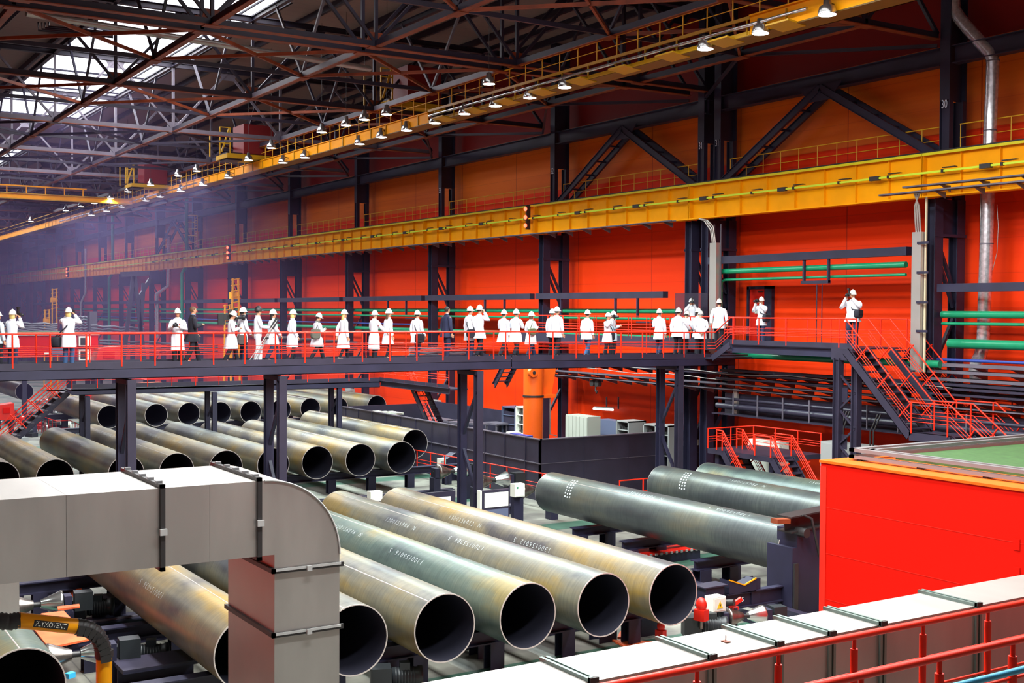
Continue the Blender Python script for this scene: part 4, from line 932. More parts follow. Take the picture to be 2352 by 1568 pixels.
# ------------------------------------------------------------------ second walkway further down the hall with two stairs
w2 = wthing('cross_walkway', 'dark walkway crossing above the far pipes, lower than the visitors\' one', 'walkway', (-57, 20, -1.75))
part(MB().box(-56.6, 11.9, -1.86, -55.4, 27.0, -1.8), 'deck_plate', M['steel_grey'], w2)
part(MB().bar((-55.4, 11.9, -1.65), (-55.4, 27, -1.72), .02, .2), 'kick_plate', M['steel_grey'], w2)
part(MB().chan((-55.45, 11.9, -1.9), (-55.45, 27, -1.97), .1, .28, .02, side=1), 'side_beam', M['steel'], w2)
part(MB().chan((-55.4, 27, -1.9), (-48.2, 27.0, -1.9), .1, .28, .02, side=-1).box(-55.4, 26.98, -1.8, -48.2, 27.0, -1.6), 'branch_beam', M['steel_grey'], w2)
part(MB().box(-55.4, 27, -1.86, -48.2, 28.0, -1.8), 'branch_deck', M['steel_grey'], w2)
for y in (12.6, 18.4, 24.8):
    for X in (-55.5, -56.5): part(MB().ibeam((X, y + (X + 55.5)*0, FL), (X, y, -2.1), .22, .22, .02, up=(1, 0, 0)), 'leg', M['steel'], w2)
    part(MB().bar((-55.5, y, -2.4), (-56.5, y, -3.4), .06, .06), 'brace', M['steel'], w2)
guard('guard_rail', 'red rail along the lower cross walkway, posts just visible under the deck above', [(-55.4, 11.9, -1.75), (-55.4, 27, -1.75), (-48.2, 27, -1.75)], 1.1, 'rail_red', 1.0, (.6, .48, .36), .022, .012, 'red rails of the cross walkway')
stair(-55.6, -1.8, 11.7, 10.9, 'dark stair going down left from the cross walkway', [(-55.6, -1.8)], 'stair')
t = wthing('stair', 'open dark stair running down left under the visitors\' walkway', 'stairs', (-56, 9, -4))
a, b_ = Vector((-56, 11.9, -1.95)), Vector((-56, 7.6, FL + .1))
for dx in (0, -.8): part(MB().chan(a + Vector((dx, 0, 0)), b_ + Vector((dx, 0, 0)), .06, .24, .02), 'stringer', M['steel'], t)
for i in range(15):
    p = a + (b_ - a)*((i + .5)/15); part(MB().box(p.x - .8, p.y - .13, p.z + .1, p.x, p.y + .13, p.z + .14), 'tread', M['truss_grey'], t)
for dx, lab in ((.05, 'near'), (-.85, 'far')):
    t = wthing('stair_rail', 'steep red rail on the %s side of the open stair at left' % lab, 'guard rail', tuple(a), 'red rails of the left stair')
    for h_ in (1.0, .8, .6, .45): part(MB().tube(a + Vector((dx, 0, h_)), b_ + Vector((dx, 0, h_)), .028 if h_ == 1 else .015, n=6), 'rail', M['rail_red'], t)
    for i in range(6):
        p = a + (b_ - a)*((i + .5)/6); n_ = Vector((0, -.83, .55)); part(MB().tube(p + Vector((dx, 0, .1)), p + Vector((dx, 0, .1)) + Vector((0, -.5, .55)), .026, n=6), 'post', M['rail_red'], t)
xs0 = P(880, 858, Y=27.5).x
t = stair(-52.3, -1.8, 27.2, 27.9, 'dark stair going down right from the cross walkway, beside the far pipes', [(-49.6, -4.4)])
stair_rail([(-52.6, 27.1, -1.8), (-52.3, 27.1, -1.8), (-49.6, 27.1, -4.4)], 'red rail of the small stair beside the far pipes', 'red rails of the cross walkway')
t = stair(P(1176, 850, Y=31.5).x, -.45, 31.2, 31.9, 'short dark stair hanging below the visitors\' walkway left of the orange column', [(P(1146, 886, Y=31.5).x, P(1146, 880, Y=31.5).z)])
# floor-level red rails
r0, r1 = P(940, 1032, Z=-4.2), P(1290, 1096, Z=-4.2)
yb = 25.9
guard('guard_rail', 'red floor rail running along the dark partition', [(P(900, 1020, Y=yb).x, yb, P(940, 1032, Y=yb).z - 1), (P(1290, 1095, Y=yb).x, yb, P(1290, 1095, Y=yb).z - 1)], 1.3, 'rail_red', 1.0, (.6, .45), .024, .013, 'red rails on the floor', .028)
guard('guard_rail', 'short red rail before the partition between the right-hand pipes', [(-35.6, 27.2, FL + .4), (-35.6, 30.6, FL + .4)], 1.2, 'rail_red', 1.0, (.55,), .024, .013, 'red rails on the floor', .028)
za = P(90, 958, Z=-4.9)
guard('guard_rail', 'red rail on the floor at left, turning down to the first walkway leg', [P(88, 990, Z=FL), P(130, 1005, Z=FL), P(160, 1003, Z=FL), P(186, 1016, Z=FL)], .9, 'rail_red', 1.0, (.55,), .024, .013, 'red rails on the floor', .022)
# ------------------------------------------------------------------ service pipes and beams on the wall
def wtube(name, label, x0, x1, y, z, r, mt, cat='pipe', grp=None):
    return tag(MB().tube((x0, y, z), (x1, y, z), r, n=12).build(name, M[mt]), label, cat, grp)
for (xa, xb, nm) in ((-51.4, -41.2, 'between columns 32 and 31'), (-63.3, -51.9, 'between columns 33 and 32'), (-75.1, -63.8, 'one bay beyond column 33'), (-87.1, -75.7, 'two bays beyond column 33'), (-99, -87.7, 'three bays beyond column 33'), (-182, -99.8, 'far down the hall')):
    tag(MB().box(xa, 33.8, 2.41, xb, 34.1, 2.71).build('wall_beam', M['steel_grey']), 'dark horizontal beam across the wall ' + nm, 'steel beam', 'horizontal beams on the columns')
tag(MB().box(-38.3, 33.75, 3.79, -28.0, 34.05, 4.09).build('wall_beam', M['steel']), 'dark horizontal beam above the red door', 'steel beam', 'horizontal beams on the columns')
tag(MB().box(-26.7, 33.75, 2.51, -12, 34.05, 2.78).build('wall_beam', M['steel']), 'dark horizontal beam at the right edge, right of column 30', 'steel beam', 'horizontal beams on the columns')
wtube('green_pipe', 'thick green pipe along the wall at the visitors\' head height', -170, -40.9, 34.6, 1.83, .11, 'green')
wtube('thin_green_pipe', 'thin green pipe just below the head-height one', -170, -40.9, 34.6, 1.48, .06, 'green')
wtube('low_green_pipe', 'thick green pipe along the wall at waist height', -170, -40.9, 34.6, .62, .12, 'green')
wtube('blue_wall_pipe', 'thin blue pipe along the wall behind the visitors at left', -170, -66, 34.7, .95, .05, 'blue')
tag(MB().path([(-28.2, 34.0, 3.48), (-37.6, 34.0, 3.48), (-37.9, 34.0, 3.42), (-38.0, 34.0, 3.2), (-38.0, 34.0, .2)], .11, 12).build('green_pipe', M['green']), 'thick green pipe above the red door, bending down at column 31', 'pipe')
tag(MB().path([(-28.2, 34.0, 3.13), (-37.4, 34.0, 3.13), (-37.6, 34.0, 3.08), (-37.65, 34.0, 2.9), (-37.65, 34.0, .2)], .055, 10).build('thin_green_pipe', M['green']), 'thin green pipe above the red door, below the thick one', 'pipe')
wtube('green_pipe', 'upper thick green pipe right of column 30', -26.9, -12, 34.3, 1.75, .12, 'green')
wtube('thin_green_pipe', 'thin green pipe right of column 30', -26.9, -12, 34.3, 1.44, .055, 'green')
wtube('green_pipe', 'lowest and thickest green pipe right of column 30', -26.6, -12, 34.3, .77, .16, 'green')
wtube('blue_wall_pipe', 'blue pipe right of the stairs, under the green ones', -28, -12, 34.2, .22, .05, 'blue')
wtube('green_pipe', 'green pipe running under the raised platform', -36.4, -26.4, 33.6, .08, .13, 'green')
for i, x in enumerate((-110.4, -137.4)):
    tag(MB().path([(x, 34.0, 14.0), (x, 34.0, 5.9), (x - .4, 33.7, 5.2), (x - .4, 33.7, FL)], .16, 10).build('green_standpipe', M['green']), 'green vertical standpipe beside a far column, ' + ('nearer' if i == 0 else 'farther'), 'pipe')
tag(MB().path([(-148.5, 33.6, 9), (-148.5, 33.6, 3.8), (-151, 33.6, 2.6), (-151, 33.6, -2)], .16, 10).build('white_pipe', M['foil']), 'thin pale pipe with a dogleg on the far wall', 'pipe')
tag(MB().path([(-119.5, 35, 9.2), (-119.5, 35, 4.2), (-121, 34.3, 3.4), (-121, 34.3, -1)], .22, 10).build('foil_duct', M['foil']), 'crumpled silver duct with a bend by a far column', 'air duct')
# U-shaped hanger above the door
t = wthing('pipe_hanger', 'dark U-shaped hanger frame holding the green pipes above the door', 'pipe hanger', (-33, 33.8, 2.4))
ha, hb = P(1849, 640, Y=33.9), P(1905, 640, Y=33.9)
part(MB().box(ha.x - .04, 33.8, P(1850, 650, Y=33.9).z, ha.x + .04, 33.9, 3.8).box(hb.x - .04, 33.8, P(1850, 650, Y=33.9).z, hb.x + .04, 33.9, 3.8), 'leg', M['steel'], t)
part(MB().box(ha.x - .1, 33.78, P(1850, 652, Y=33.9).z, hb.x + .04, 33.92, P(1850, 645, Y=33.9).z), 'crossbar', M['steel'], t)
for px in (1878, 1890): q = P(px, 700, Y=33.9); part(MB().tube((q.x, 33.85, 2.85), (q.x, 33.85, ZU), .018, n=6), 'rod', M['steel'], t)
for i, px in enumerate((892, 934, 1115, 1160, 1415, 1466, 1290)):
    q = P(px, 700, Y=33.9); tag(MB().box(q.x - .05, 33.82, 1.55, q.x + .05, 33.92, 2.42).box(q.x - .05, 33.82, 1.3, q.x + 1.1*(i % 2), 33.92, 1.36).build('pipe_hanger', M['steel']), 'small dark hanger carrying the wall pipes, %s counted from the left' % ORD[[0, 1, 2, 3, 5, 6, 4][i]], 'pipe hanger', 'hangers on the wall beams')
# red door with dark frame
dx0, dx1 = P(1718, 700, Y=35.9).x, P(1775, 700, Y=35.9).x; dz = P(1745, 657, Y=35.9).z
d = struct('door_1', MB().box(dx0 + .12, 35.88, ZU, dx0 + 1.05, 35.96, dz - .12), M['red'])
o = MB().box(dx0, 35.82, ZU, dx0 + .12, 35.99, dz).box(dx1 - .42, 35.82, ZU, dx1, 35.99, dz).box(dx0, 35.82, dz - .12, dx1, 35.99, dz).build('door_frame', M['steel']); o.parent = d
o = MB().box(dx0 + .65, 35.84, dz - .25, dx0 + .95, 35.88, dz - .2).build('door_closer', M['dark_metal']); o.parent = d
o = MB().box(dx0 + .45, 35.86, 1.75, dx0 + .68, 35.88, 2.08).build('notice', M['white_panel']); o.parent = d
tag(MB().box(dx0 - 2.2, 33.72, ZU, dx0 - .1, 33.74, 2.6).build('mesh_screen', M['netting']), 'dark see-through mesh screen left of the red door', 'mesh screen')
# galvanised cable risers
t = wthing('cable_riser', 'pale galvanised cable riser standing against column 31', 'cable duct', (-39, 33.7, FL))
ra, rb = P(1634, 600, Y=33.6).x, P(1649, 600, Y=33.6).x
part(MB().box(ra, 33.5, -.1, rb, 33.8, P(1640, 558, Y=33.6).z), 'trunk', M['galv'], t)
part(MB().box(rb + .02, 33.7, -.1, rb + .06, 33.75, P(1640, 515, Y=33.6).z).box(ra, 33.7, 4, ra + .04, 33.75, P(1640, 515, Y=33.6).z), 'ladder', M['truss_grey'], t)
for k in range(3):
    zt_ = 5.68
    part(MB().path([(ra - .5 + .0*k, 33.35, zt_), (ra - .25 + .1*k, 33.42, zt_ - .1), (ra + .05 + .08*k, 33.5, zt_ - .5 + .07*k), (ra + .1 + .09*k, 33.6, zt_ - 1.2), (ra + .1 + .09*k, 33.62, 4.3)], .035, 6), 'cable', M['galv'], t)
t = wthing('cable_riser', 'tall pale galvanised cable riser standing before column 30', 'cable duct', (-28, 33.4, 0))
ra, rb = P(2096, 600, Y=33.3).x, P(2117, 600, Y=33.3).x; zt_ = P(2105, 533, Y=33.3).z
part(MB().box(ra, 33.25, -.2, rb, 33.5, zt_), 'trunk', M['galv'], t)
part(MB().box(rb + .03, 33.4, -.2, rb + .09, 33.46, 5.7), 'beige_edge', M['beige'], t)  # beige strip beside the trunk, rising above it
for z in (P(2110, 558, Y=33.3).z, P(2110, 626, Y=33.3).z, P(2110, 694, Y=33.3).z, P(2110, 760, Y=33.3).z): part(MB().box(ra + .25, 33.2, z - .04, rb + .35, 33.24, z + .04), 'clamp_arm', M['steel'], t)
for k in range(3): part(MB().path([(ra + .9, 33.0, 5.85), (ra + .45 - .1*k, 33.05, 5.8), (ra + .15 + .08*k, 33.2, 5.4), (ra + .1 + .09*k, 33.3, 4.9), (ra + .1 + .09*k, 33.35, zt_)], .035, 6), 'cable', M['galv'], t)
# big silver duct at right
duct = wthing('foil_duct', 'big wrinkled silver ventilation duct running down the wall right of column 30', 'air duct', (-25.5, 35, 4))
pp = [P(2190, -20, Y=34.9), P(2192, 22, Y=34.9), P(2204, 42, Y=34.9), P(2235, 78, Y=34.9), P(2275, 122, Y=34.9), P(2281, 140, Y=34.9), P(2274, 300, Y=34.9), P(2266, 560, Y=34.9), P(2258, 790, Y=34.9), P(2252, 815, Y=34.9), P(2243, 832, Y=34.9), P(2240, 850, Y=34.9), P(2246, 900, Y=34.9), P(2236, 960, Y=34.9)]
part(MB().path(pp, .215, 18), 'tube', M['foil'], duct)
for i in (5, 6, 7, 8): part(MB().lathe(pp[i], (0, 0, 1), [(-.02, .225), (.02, .225)], 18), 'joint_band', M['truss_grey'], duct)
tag(MB().path([P(2252, 400, Y=34.8), P(2252, 820, Y=34.8)], .02, 6).build('wall_conduit', M['galv']), 'thin pale conduit left of the silver duct', 'conduit')
tag(MB().path([P(2290, 470, Y=35), P(2293, 520, Y=35), P(2290, 580, Y=35), P(2280, 620, Y=35)], .012, 5).build('loose_cable', M['galv']), 'loose white cable hanging right of the silver duct', 'cable')
# cable trays under the platform and to the right
for i, (y_, x_, h, mt) in enumerate(((861, 1800, .10, 'steel_grey'), (869, 1800, .09, 'steel_grey'), (880, 1800, .08, 'steel_grey'), (893, 1800, .05, 'truss_grey'), (905, 1800, .05, 'truss_grey'))):
    z = P(x_, y_, Y=33.6 - .1*i).z; x0 = -49.5 if i in (1, 3, 4) else -37
    tray('cable_tray', 'dark cable tray on the wall under the raised platform, %s from the top' % ORD[i], x0, -13, 33.6 - .1*i, z, .5, h, 1.1, mt, 'cable trays under the platform')
for i, (y_, lab) in enumerate(((858, 'upper'), (872, 'lower'))):
    q = P(1700, y_, Y=33.3); pts = [(-46 + 1.2*k, 33.2, q.z + .05*math.sin(k*1.3 + i)) for k in range(18)]
    tag(MB().path(pts, .018, 5).build('slack_cable', M['galv']), 'slack pale cable sagging along the trays under the platform, ' + lab, 'cable', 'slack cables on the trays')
for i, y_ in enumerate((848, 864, 882, 898, 914)):
    z = P(2300, y_, Y=33.9).z; tray('cable_tray', 'light grey ladder tray right of the stairs, %s from the top' % ORD[i], -27, -12, 33.9, z, .45, .11, 1.4, 'truss_grey', 'light trays at right')
t = wthing('utility_gantry', 'large dark utility channel with pipes under the raised platform', 'utility channel', (-30, 33.2, -3))
za_, zb_ = P(1800, 915, Y=33.0).z, P(1800, 962, Y=33.0).z
part(MB().box(-36.6, 33.3, zb_, -14, 33.4, za_), 'back_plate', M['steel_grey'], t)
part(MB().box(-36.6, 32.6, zb_ - .04, -14, 33.4, zb_), 'floor_plate', M['steel_grey'], t)
part(MB().tube((-36.6, 32.9, (za_+zb_)/2 - .1), (-14, 32.9, (za_+zb_)/2 - .1), .12, n=10), 'pipe', M['steel_grey'], t)
part(MB().tube((-36.6, 32.8, (za_+zb_)/2 + .2), (-14, 32.8, (za_+zb_)/2 + .2), .06, n=8), 'pipe', M['steel_grey'], t)
for i in range(9): part(MB().box(-35.5 + 1.35*i, 32.7, zb_, -35.46 + 1.35*i, 32.74, za_ + .05), 'hanger_strip', M['truss_grey'], t)
tag(MB().box(P(1688, 900, Y=33.2).x, 33.1, P(1692, 955, Y=33.2).z, P(1697, 900, Y=33.2).x, 33.2, P(1692, 893, Y=33.2).z).build('junction_strip', M['galv']), 'short pale vertical duct strip behind the walkway end', 'cable duct')
# grey boxes behind the platform leg, and control panel behind the small landing
for i, (x0, x1, y0_, y1_, lab) in enumerate(((1885, 1965, 1012, 1075, 'left one, with cables on top'), (1966, 1995, 1022, 1075, 'right one'))):
    a, b_ = P(x0, y0_, Y=32.2), P(x1, y1_, Y=32.2); t = wthing('switch_box', 'grey electrical cabinet behind the platform leg, ' + lab, 'electrical cabinet', ((a.x+b_.x)/2, 32.4, FL), 'grey cabinets by the platform leg')
    part(MB().box(a.x, 32.2, FL, b_.x, 32.8, a.z), 'housing', M['panel_grey'], t)
    part(MB().box(a.x + .06, 32.17, FL + .2, b_.x - .06, 32.2, a.z - .06), 'door', M['panel_grey'], t)
    for k in range(4 if i == 0 else 2): part(MB().path([(a.x + .45 + .14*k, 32.4, a.z), (a.x + .45 + .14*k, 32.4, a.z + .5), (a.x + .6 + .12*k, 32.6, a.z + 1.1)], .03, 6), 'cable', M['dark_metal'], t)
a, b_ = P(1718, 1006, Y=33.0), P(1790, 1032, Y=33.0); t = wthing('button_box', 'white control panel with lit buttons behind the small landing rails', 'control panel', ((a.x+b_.x)/2, 33.2, FL))
part(MB().box(a.x, 33.0, FL, b_.x, 33.5, a.z), 'housing', M['white_panel'], t)
for k in range(5): part(MB().cbox((a.x + .5 + .22*k, 32.99, a.z - .25), .07, .02, .09), 'button', M['dark_metal'], t)
for k in (0, 3): part(MB().cbox((a.x + .9 + .5*k, 32.985, a.z - .35), .05, .02, .05), 'lit_button', M['lamp_glow'] if False else M['warn_yellow'], t)
# ------------------------------------------------------------------ dark partition, workshop corner and jib crane
XPn, YPn, ZPn = -40.5, 26.9, -3.42
t = wthing('partition', 'dark grey low partition wall round the workshop corner', 'partition wall', (XPn, YPn, FL))
part(MB().box(-59.8, YPn, FL, XPn, YPn + .08, ZPn), 'long_panel', M['steel_grey'], t)
part(MB().box(XPn - .08, YPn, FL, XPn, 35.9, ZPn), 'end_panel', M['steel_grey'], t)
part(MB().box(-59.8, YPn + 5.4, FL, -50.0, YPn + 5.48, ZPn + .15), 'back_panel', M['steel_grey'], t)
part(MB().box(-59.9, YPn, FL, -59.8, YPn + 5.4, ZPn + .02), 'far_panel', M['steel_grey'], t)
cap = MB().box(-59.8, YPn - .03, ZPn, XPn + .03, YPn + .1, ZPn + .04).box(XPn - .1, YPn, ZPn, XPn + .03, 35.9, ZPn + .04)
cap.box(-59.8, YPn - .03, ZPn - .98, XPn + .02, YPn, ZPn - .94).box(XPn, YPn, ZPn - .98, XPn + .02, 35.9, ZPn - .96)
part(cap, 'top_trim', M['truss_grey'], t)
rib = MB()
for i in range(12): rib.box(-59.4 + 1.62*i, YPn - .035, FL, -59.36 + 1.62*i, YPn, ZPn)
for i in range(3): rib.box(XPn, YPn + 2.2 + 2.3*i, FL, XPn + .02, YPn + 2.22 + 2.3*i, ZPn)
part(rib, 'panel_ribs', M['steel_grey'], t)
for i, (px, py, w_) in enumerate(((1567, 1018, 18), (1598, 1016, 13))):
    q0, q1 = P(px - w_/2, py - 6, X=XPn + .03), P(px + w_/2, py + 6, X=XPn + .03)
    tag(MB().box(XPn + .02, q0.y, q1.z, XPn + .04, q1.y, q0.z).build('notice_plate', M['white_panel']), 'small white notice on the dark partition, ' + ('left one' if i == 0 else 'right one'), 'notice')
jx, jy = -44.0, 28.87
t = wthing('jib_crane', 'orange jib crane column rising from behind the dark partition', 'jib crane', (jx, jy, FL))
part(MB().tube((jx, jy, FL), (jx, jy, -.45), .44, n=28), 'mast', M['jib'], t)
part(MB().lathe((jx, jy, -1.95), (0, 0, 1), [(0, .47), (.08, .47)], 28), 'clamp_ring', M['dark_metal'], t)
part(MB().prism([(jx, jy + .5, -1.95), (jx, jy + .95, -1.95), (jx, jy + 1.25, -.45), (jx, jy + .5, -.45)], (-.25, 0, 0)), 'gusset', M['jib'], t)
part(MB().box(jx - .2, jy + .1, -2.0, jx + .3, jy + 1.0, -1.85), 'bracket_plate', M['jib'], t)
part(MB().tube((jx + .3, jy - .32, -.86), (jx + .52, jy - .32, -.86), .2, n=18), 'pivot_boss', M['jib'], t)
part(MB().tube((jx + .52, jy - .32, -.86), (jx + .56, jy - .32, -.86), .07, n=12), 'pivot_pin', M['dark_metal'], t)
part(MB().path([(jx + .2, jy + .75, -2.0), (jx + .2, jy + .75, -3.6), (jx + .2, jy + 1.1, -3.7)], .03, 6), 'cable', M['galv'], t)
# crane hook
q = P(1368, 880, Y=33.2); t = wthing('crane_hook', 'hook block hanging below the visitors\' walkway before the orange wall', 'crane hook', tuple(q))
part(MB().tube((q.x - .05, q.y, q.z), (q.x + .05, q.y, q.z), .16, n=12) if False else MB().lathe((q.x - .2, q.y, q.z), (0, 1, 0), [(-.1, .15), (.1, .15)], 14).lathe((q.x + .2, q.y, q.z), (0, 1, 0), [(-.1, .15), (.1, .15)], 14), 'sheave', M['dark_metal'], t)
part(MB().path([(q.x, q.y, q.z - .1), (q.x, q.y, q.z - .35), (q.x + .1, q.y, q.z - .45), (q.x + .12, q.y, q.z - .33)], .04, 8), 'hook', M['dark_metal'], t)
part(MB().tube((q.x - .15, q.y, q.z), (q.x - .15, q.y, -.3), .012, n=5).tube((q.x + .15, q.y, q.z), (q.x + .15, q.y, -.3), .012, n=5), 'rope', M['dark_metal'], t)
# cabinets
def cab(x0, x1, y0_, label, mt, Yf=33.6, depth=.6, side=0, doors=0, shelves=0, handles=0, cat='cabinet'):
    a, b_ = P(x0, y0_, Y=Yf), P(x1, y0_, Y=Yf); t = wthing('cabinet', label, cat, ((a.x+b_.x)/2, Yf + .3, FL), None)
    mb = MB().box(a.x, Yf + .02, FL, b_.x, Yf + depth, a.z)
    if shelves:
        mb = MB().box(a.x, Yf + depth - .03, FL, b_.x, Yf + depth, a.z).box(a.x, Yf, FL, a.x + .06, Yf + depth, a.z).box(b_.x - .06, Yf, FL, b_.x, Yf + depth, a.z).box(a.x, Yf, a.z - .06, b_.x, Yf + depth, a.z)
    part(mb, 'carcass', M[mt], t)
    for i in range(doors):
        u0, u1 = a.x + (b_.x - a.x)*i/doors, a.x + (b_.x - a.x)*(i+1)/doors
        dd = part(MB().box(u0 + .015, Yf - .01, FL + .05, u1 - .015, Yf + .02, a.z - .04), 'door', M[mt], t)
        if handles: subpart(MB().path([(u0 + .1, Yf - .01, a.z - 1.75), (u0 + .18, Yf - .06, a.z - 1.7), (u0 + .18, Yf - .06, a.z - 1.35), (u0 + .1, Yf - .01, a.z - 1.3)], .022, 6), 'handle', M['black'], dd)
    for i in range(shelves):
        z = a.z - .45*(i+1); part(MB().box(a.x + .06, Yf + .05, z, b_.x - .06, Yf + depth - .03, z + .03), 'shelf', M[mt], t)
        tg = MB()
        for k in range(6): tg.cbox((a.x + .15 + (b_.x - a.x - .3)*k/5, Yf + .25, z + .1), .09, .2, .1 + .04*(k % 3))
        part(tg, 'shelf_contents', M['dark_metal'], t)
    return t
cab(1299, 1349, 951, 'row of pale grey lockers with black handles behind the partition', 'locker_grey', 32.2, .75, doors=6, handles=1)
cab(1374, 1414, 962, 'blue-grey roller cabinet right of the pale lockers', 'cabinet_blue', 33.6)
cab(1415, 1444, 964, 'open grey shelf unit with tools beside the blue-grey cabinet', 'panel_grey', 33.2, 1.0, shelves=4)
cab(1477, 1506, 972, 'low open shelf unit, left one of the pair near the walkway leg', 'panel_grey', 33.2, .8, shelves=3)
cab(1507, 1536, 974, 'low open shelf unit, right one of the pair near the walkway leg', 'panel_grey', 33.2, .8, shelves=3)
cab(1184, 1203, 932, 'tall glass-fronted cabinet left of the orange column', 'white_panel', 32.0, .8, shelves=5)
cab(1152, 1183, 932, 'dark open rack left of the glass-fronted cabinet', 'cabinet_blue', 32.2, .8, shelves=3)
cab(1162, 1176, 991, 'small pale toolbox cabinet by the partition edge', 'white_panel', 29.5, .5, doors=1)
q = P(1205, 998, Y=28.2); tag(MB().box(q.x - .9, 28.0, -4.1, q.x + .5, 28.3, q.z).box(q.x - .9, 27.9, FL, q.x - .8, 28.3, -4.1).build('blue_board', M['blue']), 'small blue board at the foot of the orange column', 'board')
t = wthing('tube_light', 'fluorescent tube light on the orange wall above the shelves', 'wall lamp', tuple(P(1385, 940, Y=35.6)))
a, b_ = P(1363, 938, Y=35.6), P(1408, 941, Y=35.6)
part(MB().tube(a, b_, .05, n=8), 'tube', M['tube_glow'], t); part(MB().bar(a + Vector((0, .08, .08)), b_ + Vector((0, .08, .08)), .12, .06), 'reflector', M['panel_grey'], t)
for px in (1393, 1420): q = P(px, 925, Y=35.7); part(MB().box(q.x - .03, 35.68, q.z - .3, q.x + .03, 35.74, q.z + .3), 'bracket', M['truss_grey'], t)
for i, (px, py) in enumerate([(1008, 962), (1030, 966), (1050, 969), (1075, 966), (1095, 972), (1115, 960), (1140, 972)]):
    q = P(px, py, Z=-3.9); t = wthing('work_table', 'grey steel trestle table inside the partition, %s from the left' % ORD[i], 'table', (q.x, q.y, FL), 'trestle tables inside the partition')
    part(MB().box(q.x - .6, q.y - .35, -3.95, q.x + .6, q.y + .35, -3.85), 'top', M['truss_grey'], t)
    for dx in (-.5, .5):
        for dy in (-.3, .3): part(MB().box(q.x + dx - .03, q.y + dy - .03, FL, q.x + dx + .03, q.y + dy + .03, -3.9), 'leg', M['truss_grey'], t)
for i, (px, py) in enumerate([(868, 946), (885, 947), (900, 947), (913, 949)]):
    q = P(px, py, Z=-3.55); t = wthing('tripod_stand', 'pale roller stand showing over the far end of the partition, %s from the left' % ORD[i], 'roller stand', (q.x, q.y, FL), 'roller stands at the partition end')
    part(MB().box(q.x - .3, q.y - .2, -3.6, q.x + .3, q.y + .2, -3.5), 'head', M['white_panel'], t)
    part(MB().bar((q.x, q.y, -3.6), (q.x, q.y, FL), .12, .12), 'post', M['dark_metal'], t)
for i, (x, lab) in enumerate(((P(1012, 925, Y=34).x, 'right one by the small stair'), (P(815, 900, Y=34).x, 'left one behind the far pipes'))):
    z = P(1012, 919, Y=33.8).z if i == 0 else P(815, 893, Y=33.8).z
    tag(MB().box(x - .45, 33.5, z - 1.0, x + .45, 33.8, z).box(x - .4, 33.47, z - .95, x + .4, 33.5, z - .05).build('wall_cabinet', M['panel_grey']), 'grey box on a wall column under the cross walkway, ' + lab, 'electrical cabinet')
# ------------------------------------------------------------------ far red building with air conditioners, cable stacks
XB = -90.0
y0, y1 = P(35, 800, X=XB).y, P(225, 800, X=XB).y
t = wthing('far_cabin', 'far red cabin with green roof edge at the left behind the visitors', 'cabin', (XB, (y0+y1)/2, FL))
zt_ = P(100, 770, X=XB).z
part(MB().box(XB - 6, y0 - .2, -1.5, XB, y1, zt_), 'walls', M['cabin_red'], t)
for yy in (y0 + .5, y1 - .8):
    part(MB().box(XB - .5, yy, FL, XB - .2, yy + .3, -1.5), 'leg', M['steel'], t)
part(MB().box(XB - 6.1, y0 - .3, zt_, XB + .1, y1 + .1, zt_ + .08), 'white_edge', M['white_panel'], t)
part(MB().box(XB - 7, y0 - .3, zt_ + .08, XB - .4, y1 - .5, zt_ + .16), 'green_roof', M['green_roof'], t)
part(MB().box(XB, P(118, 800, X=XB).y, -1.5, XB + .05, P(150, 800, X=XB).y, P(118, 800, X=XB).z), 'door', M['cabinet_blue'], t)
part(MB().box(XB, P(102, 812, X=XB).y, P(102, 815, X=XB).z, XB + .03, P(112, 812, X=XB).y, P(102, 809, X=XB).z), 'white_sign', M['white_panel'], t)
for i, (ya, yb_) in enumerate(((772, 795), (802, 826))):
    a, b_ = P(178, ya, X=XB), P(206, yb_, X=XB); u = wthing('air_conditioner', 'beige air conditioner on the far red cabin, %s one' % ('upper' if i == 0 else 'lower'), 'air conditioner', (XB + .2, a.y, b_.z), 'air conditioners on the far cabin')
    part(MB().box(XB + .01, a.y, b_.z, XB + .45, b_.y, a.z), 'housing', M['white_panel'], u)
    part(MB().box(XB + .45, a.y + .1, b_.z + .1, XB + .47, b_.y - .28, a.z - .1), 'fan_grille', M['dark_metal'], u)
def stack(x0, y0_, x1, y1_, n, X, label, dz=6.8):
    t = wthing('cable_stack', label, 'cable stack', tuple(P(x0, y0_, X=X)))
    for i in range(n):
        a, b_ = P(x0, y0_ + dz*i, X=X), P(x1, y1_ + dz*i, X=X); k = 9
        part(MB().path([a + (b_ - a)*(j/k) + Vector((0, 0, .05*math.sin(j*2.1 + i))) for j in range(k+1)], .09, 6), 'cable_bundle', M['truss_grey'], t)
    return t
stack(-5, 742, 132, 744, 6, -98, 'stack of sagging grey cable bundles over the far red cabin', 5.2)
stack(170, 728, 203, 728, 6, -104, 'upper stack of grey cable bundles beside the photographer at left', 6.5)
stack(208, 748, 330, 754, 3, -100, 'long grey cable bundles running right above the walkway rail', 6.5)
stack(228, 782, 500, 792, 3, -100, 'grey cable bundles seen through the walkway rails at left', 7)
stack(640, 775, 820, 787, 2, -74, 'pale cable bundles seen through the rails, middle of the picture', 14)
stack(940, 800, 1120, 805, 4, -60, 'pale ladder trays seen through the rails left of the phone caller', 8)
q = P(206, 735, X=-102); tag(MB().box(-102.4, q.y - .1, 0, -101.6, q.y + .5, 1.6).build('cable_riser', M['truss_grey']), 'short grey cable riser at the end of the left cable stacks', 'cable duct')
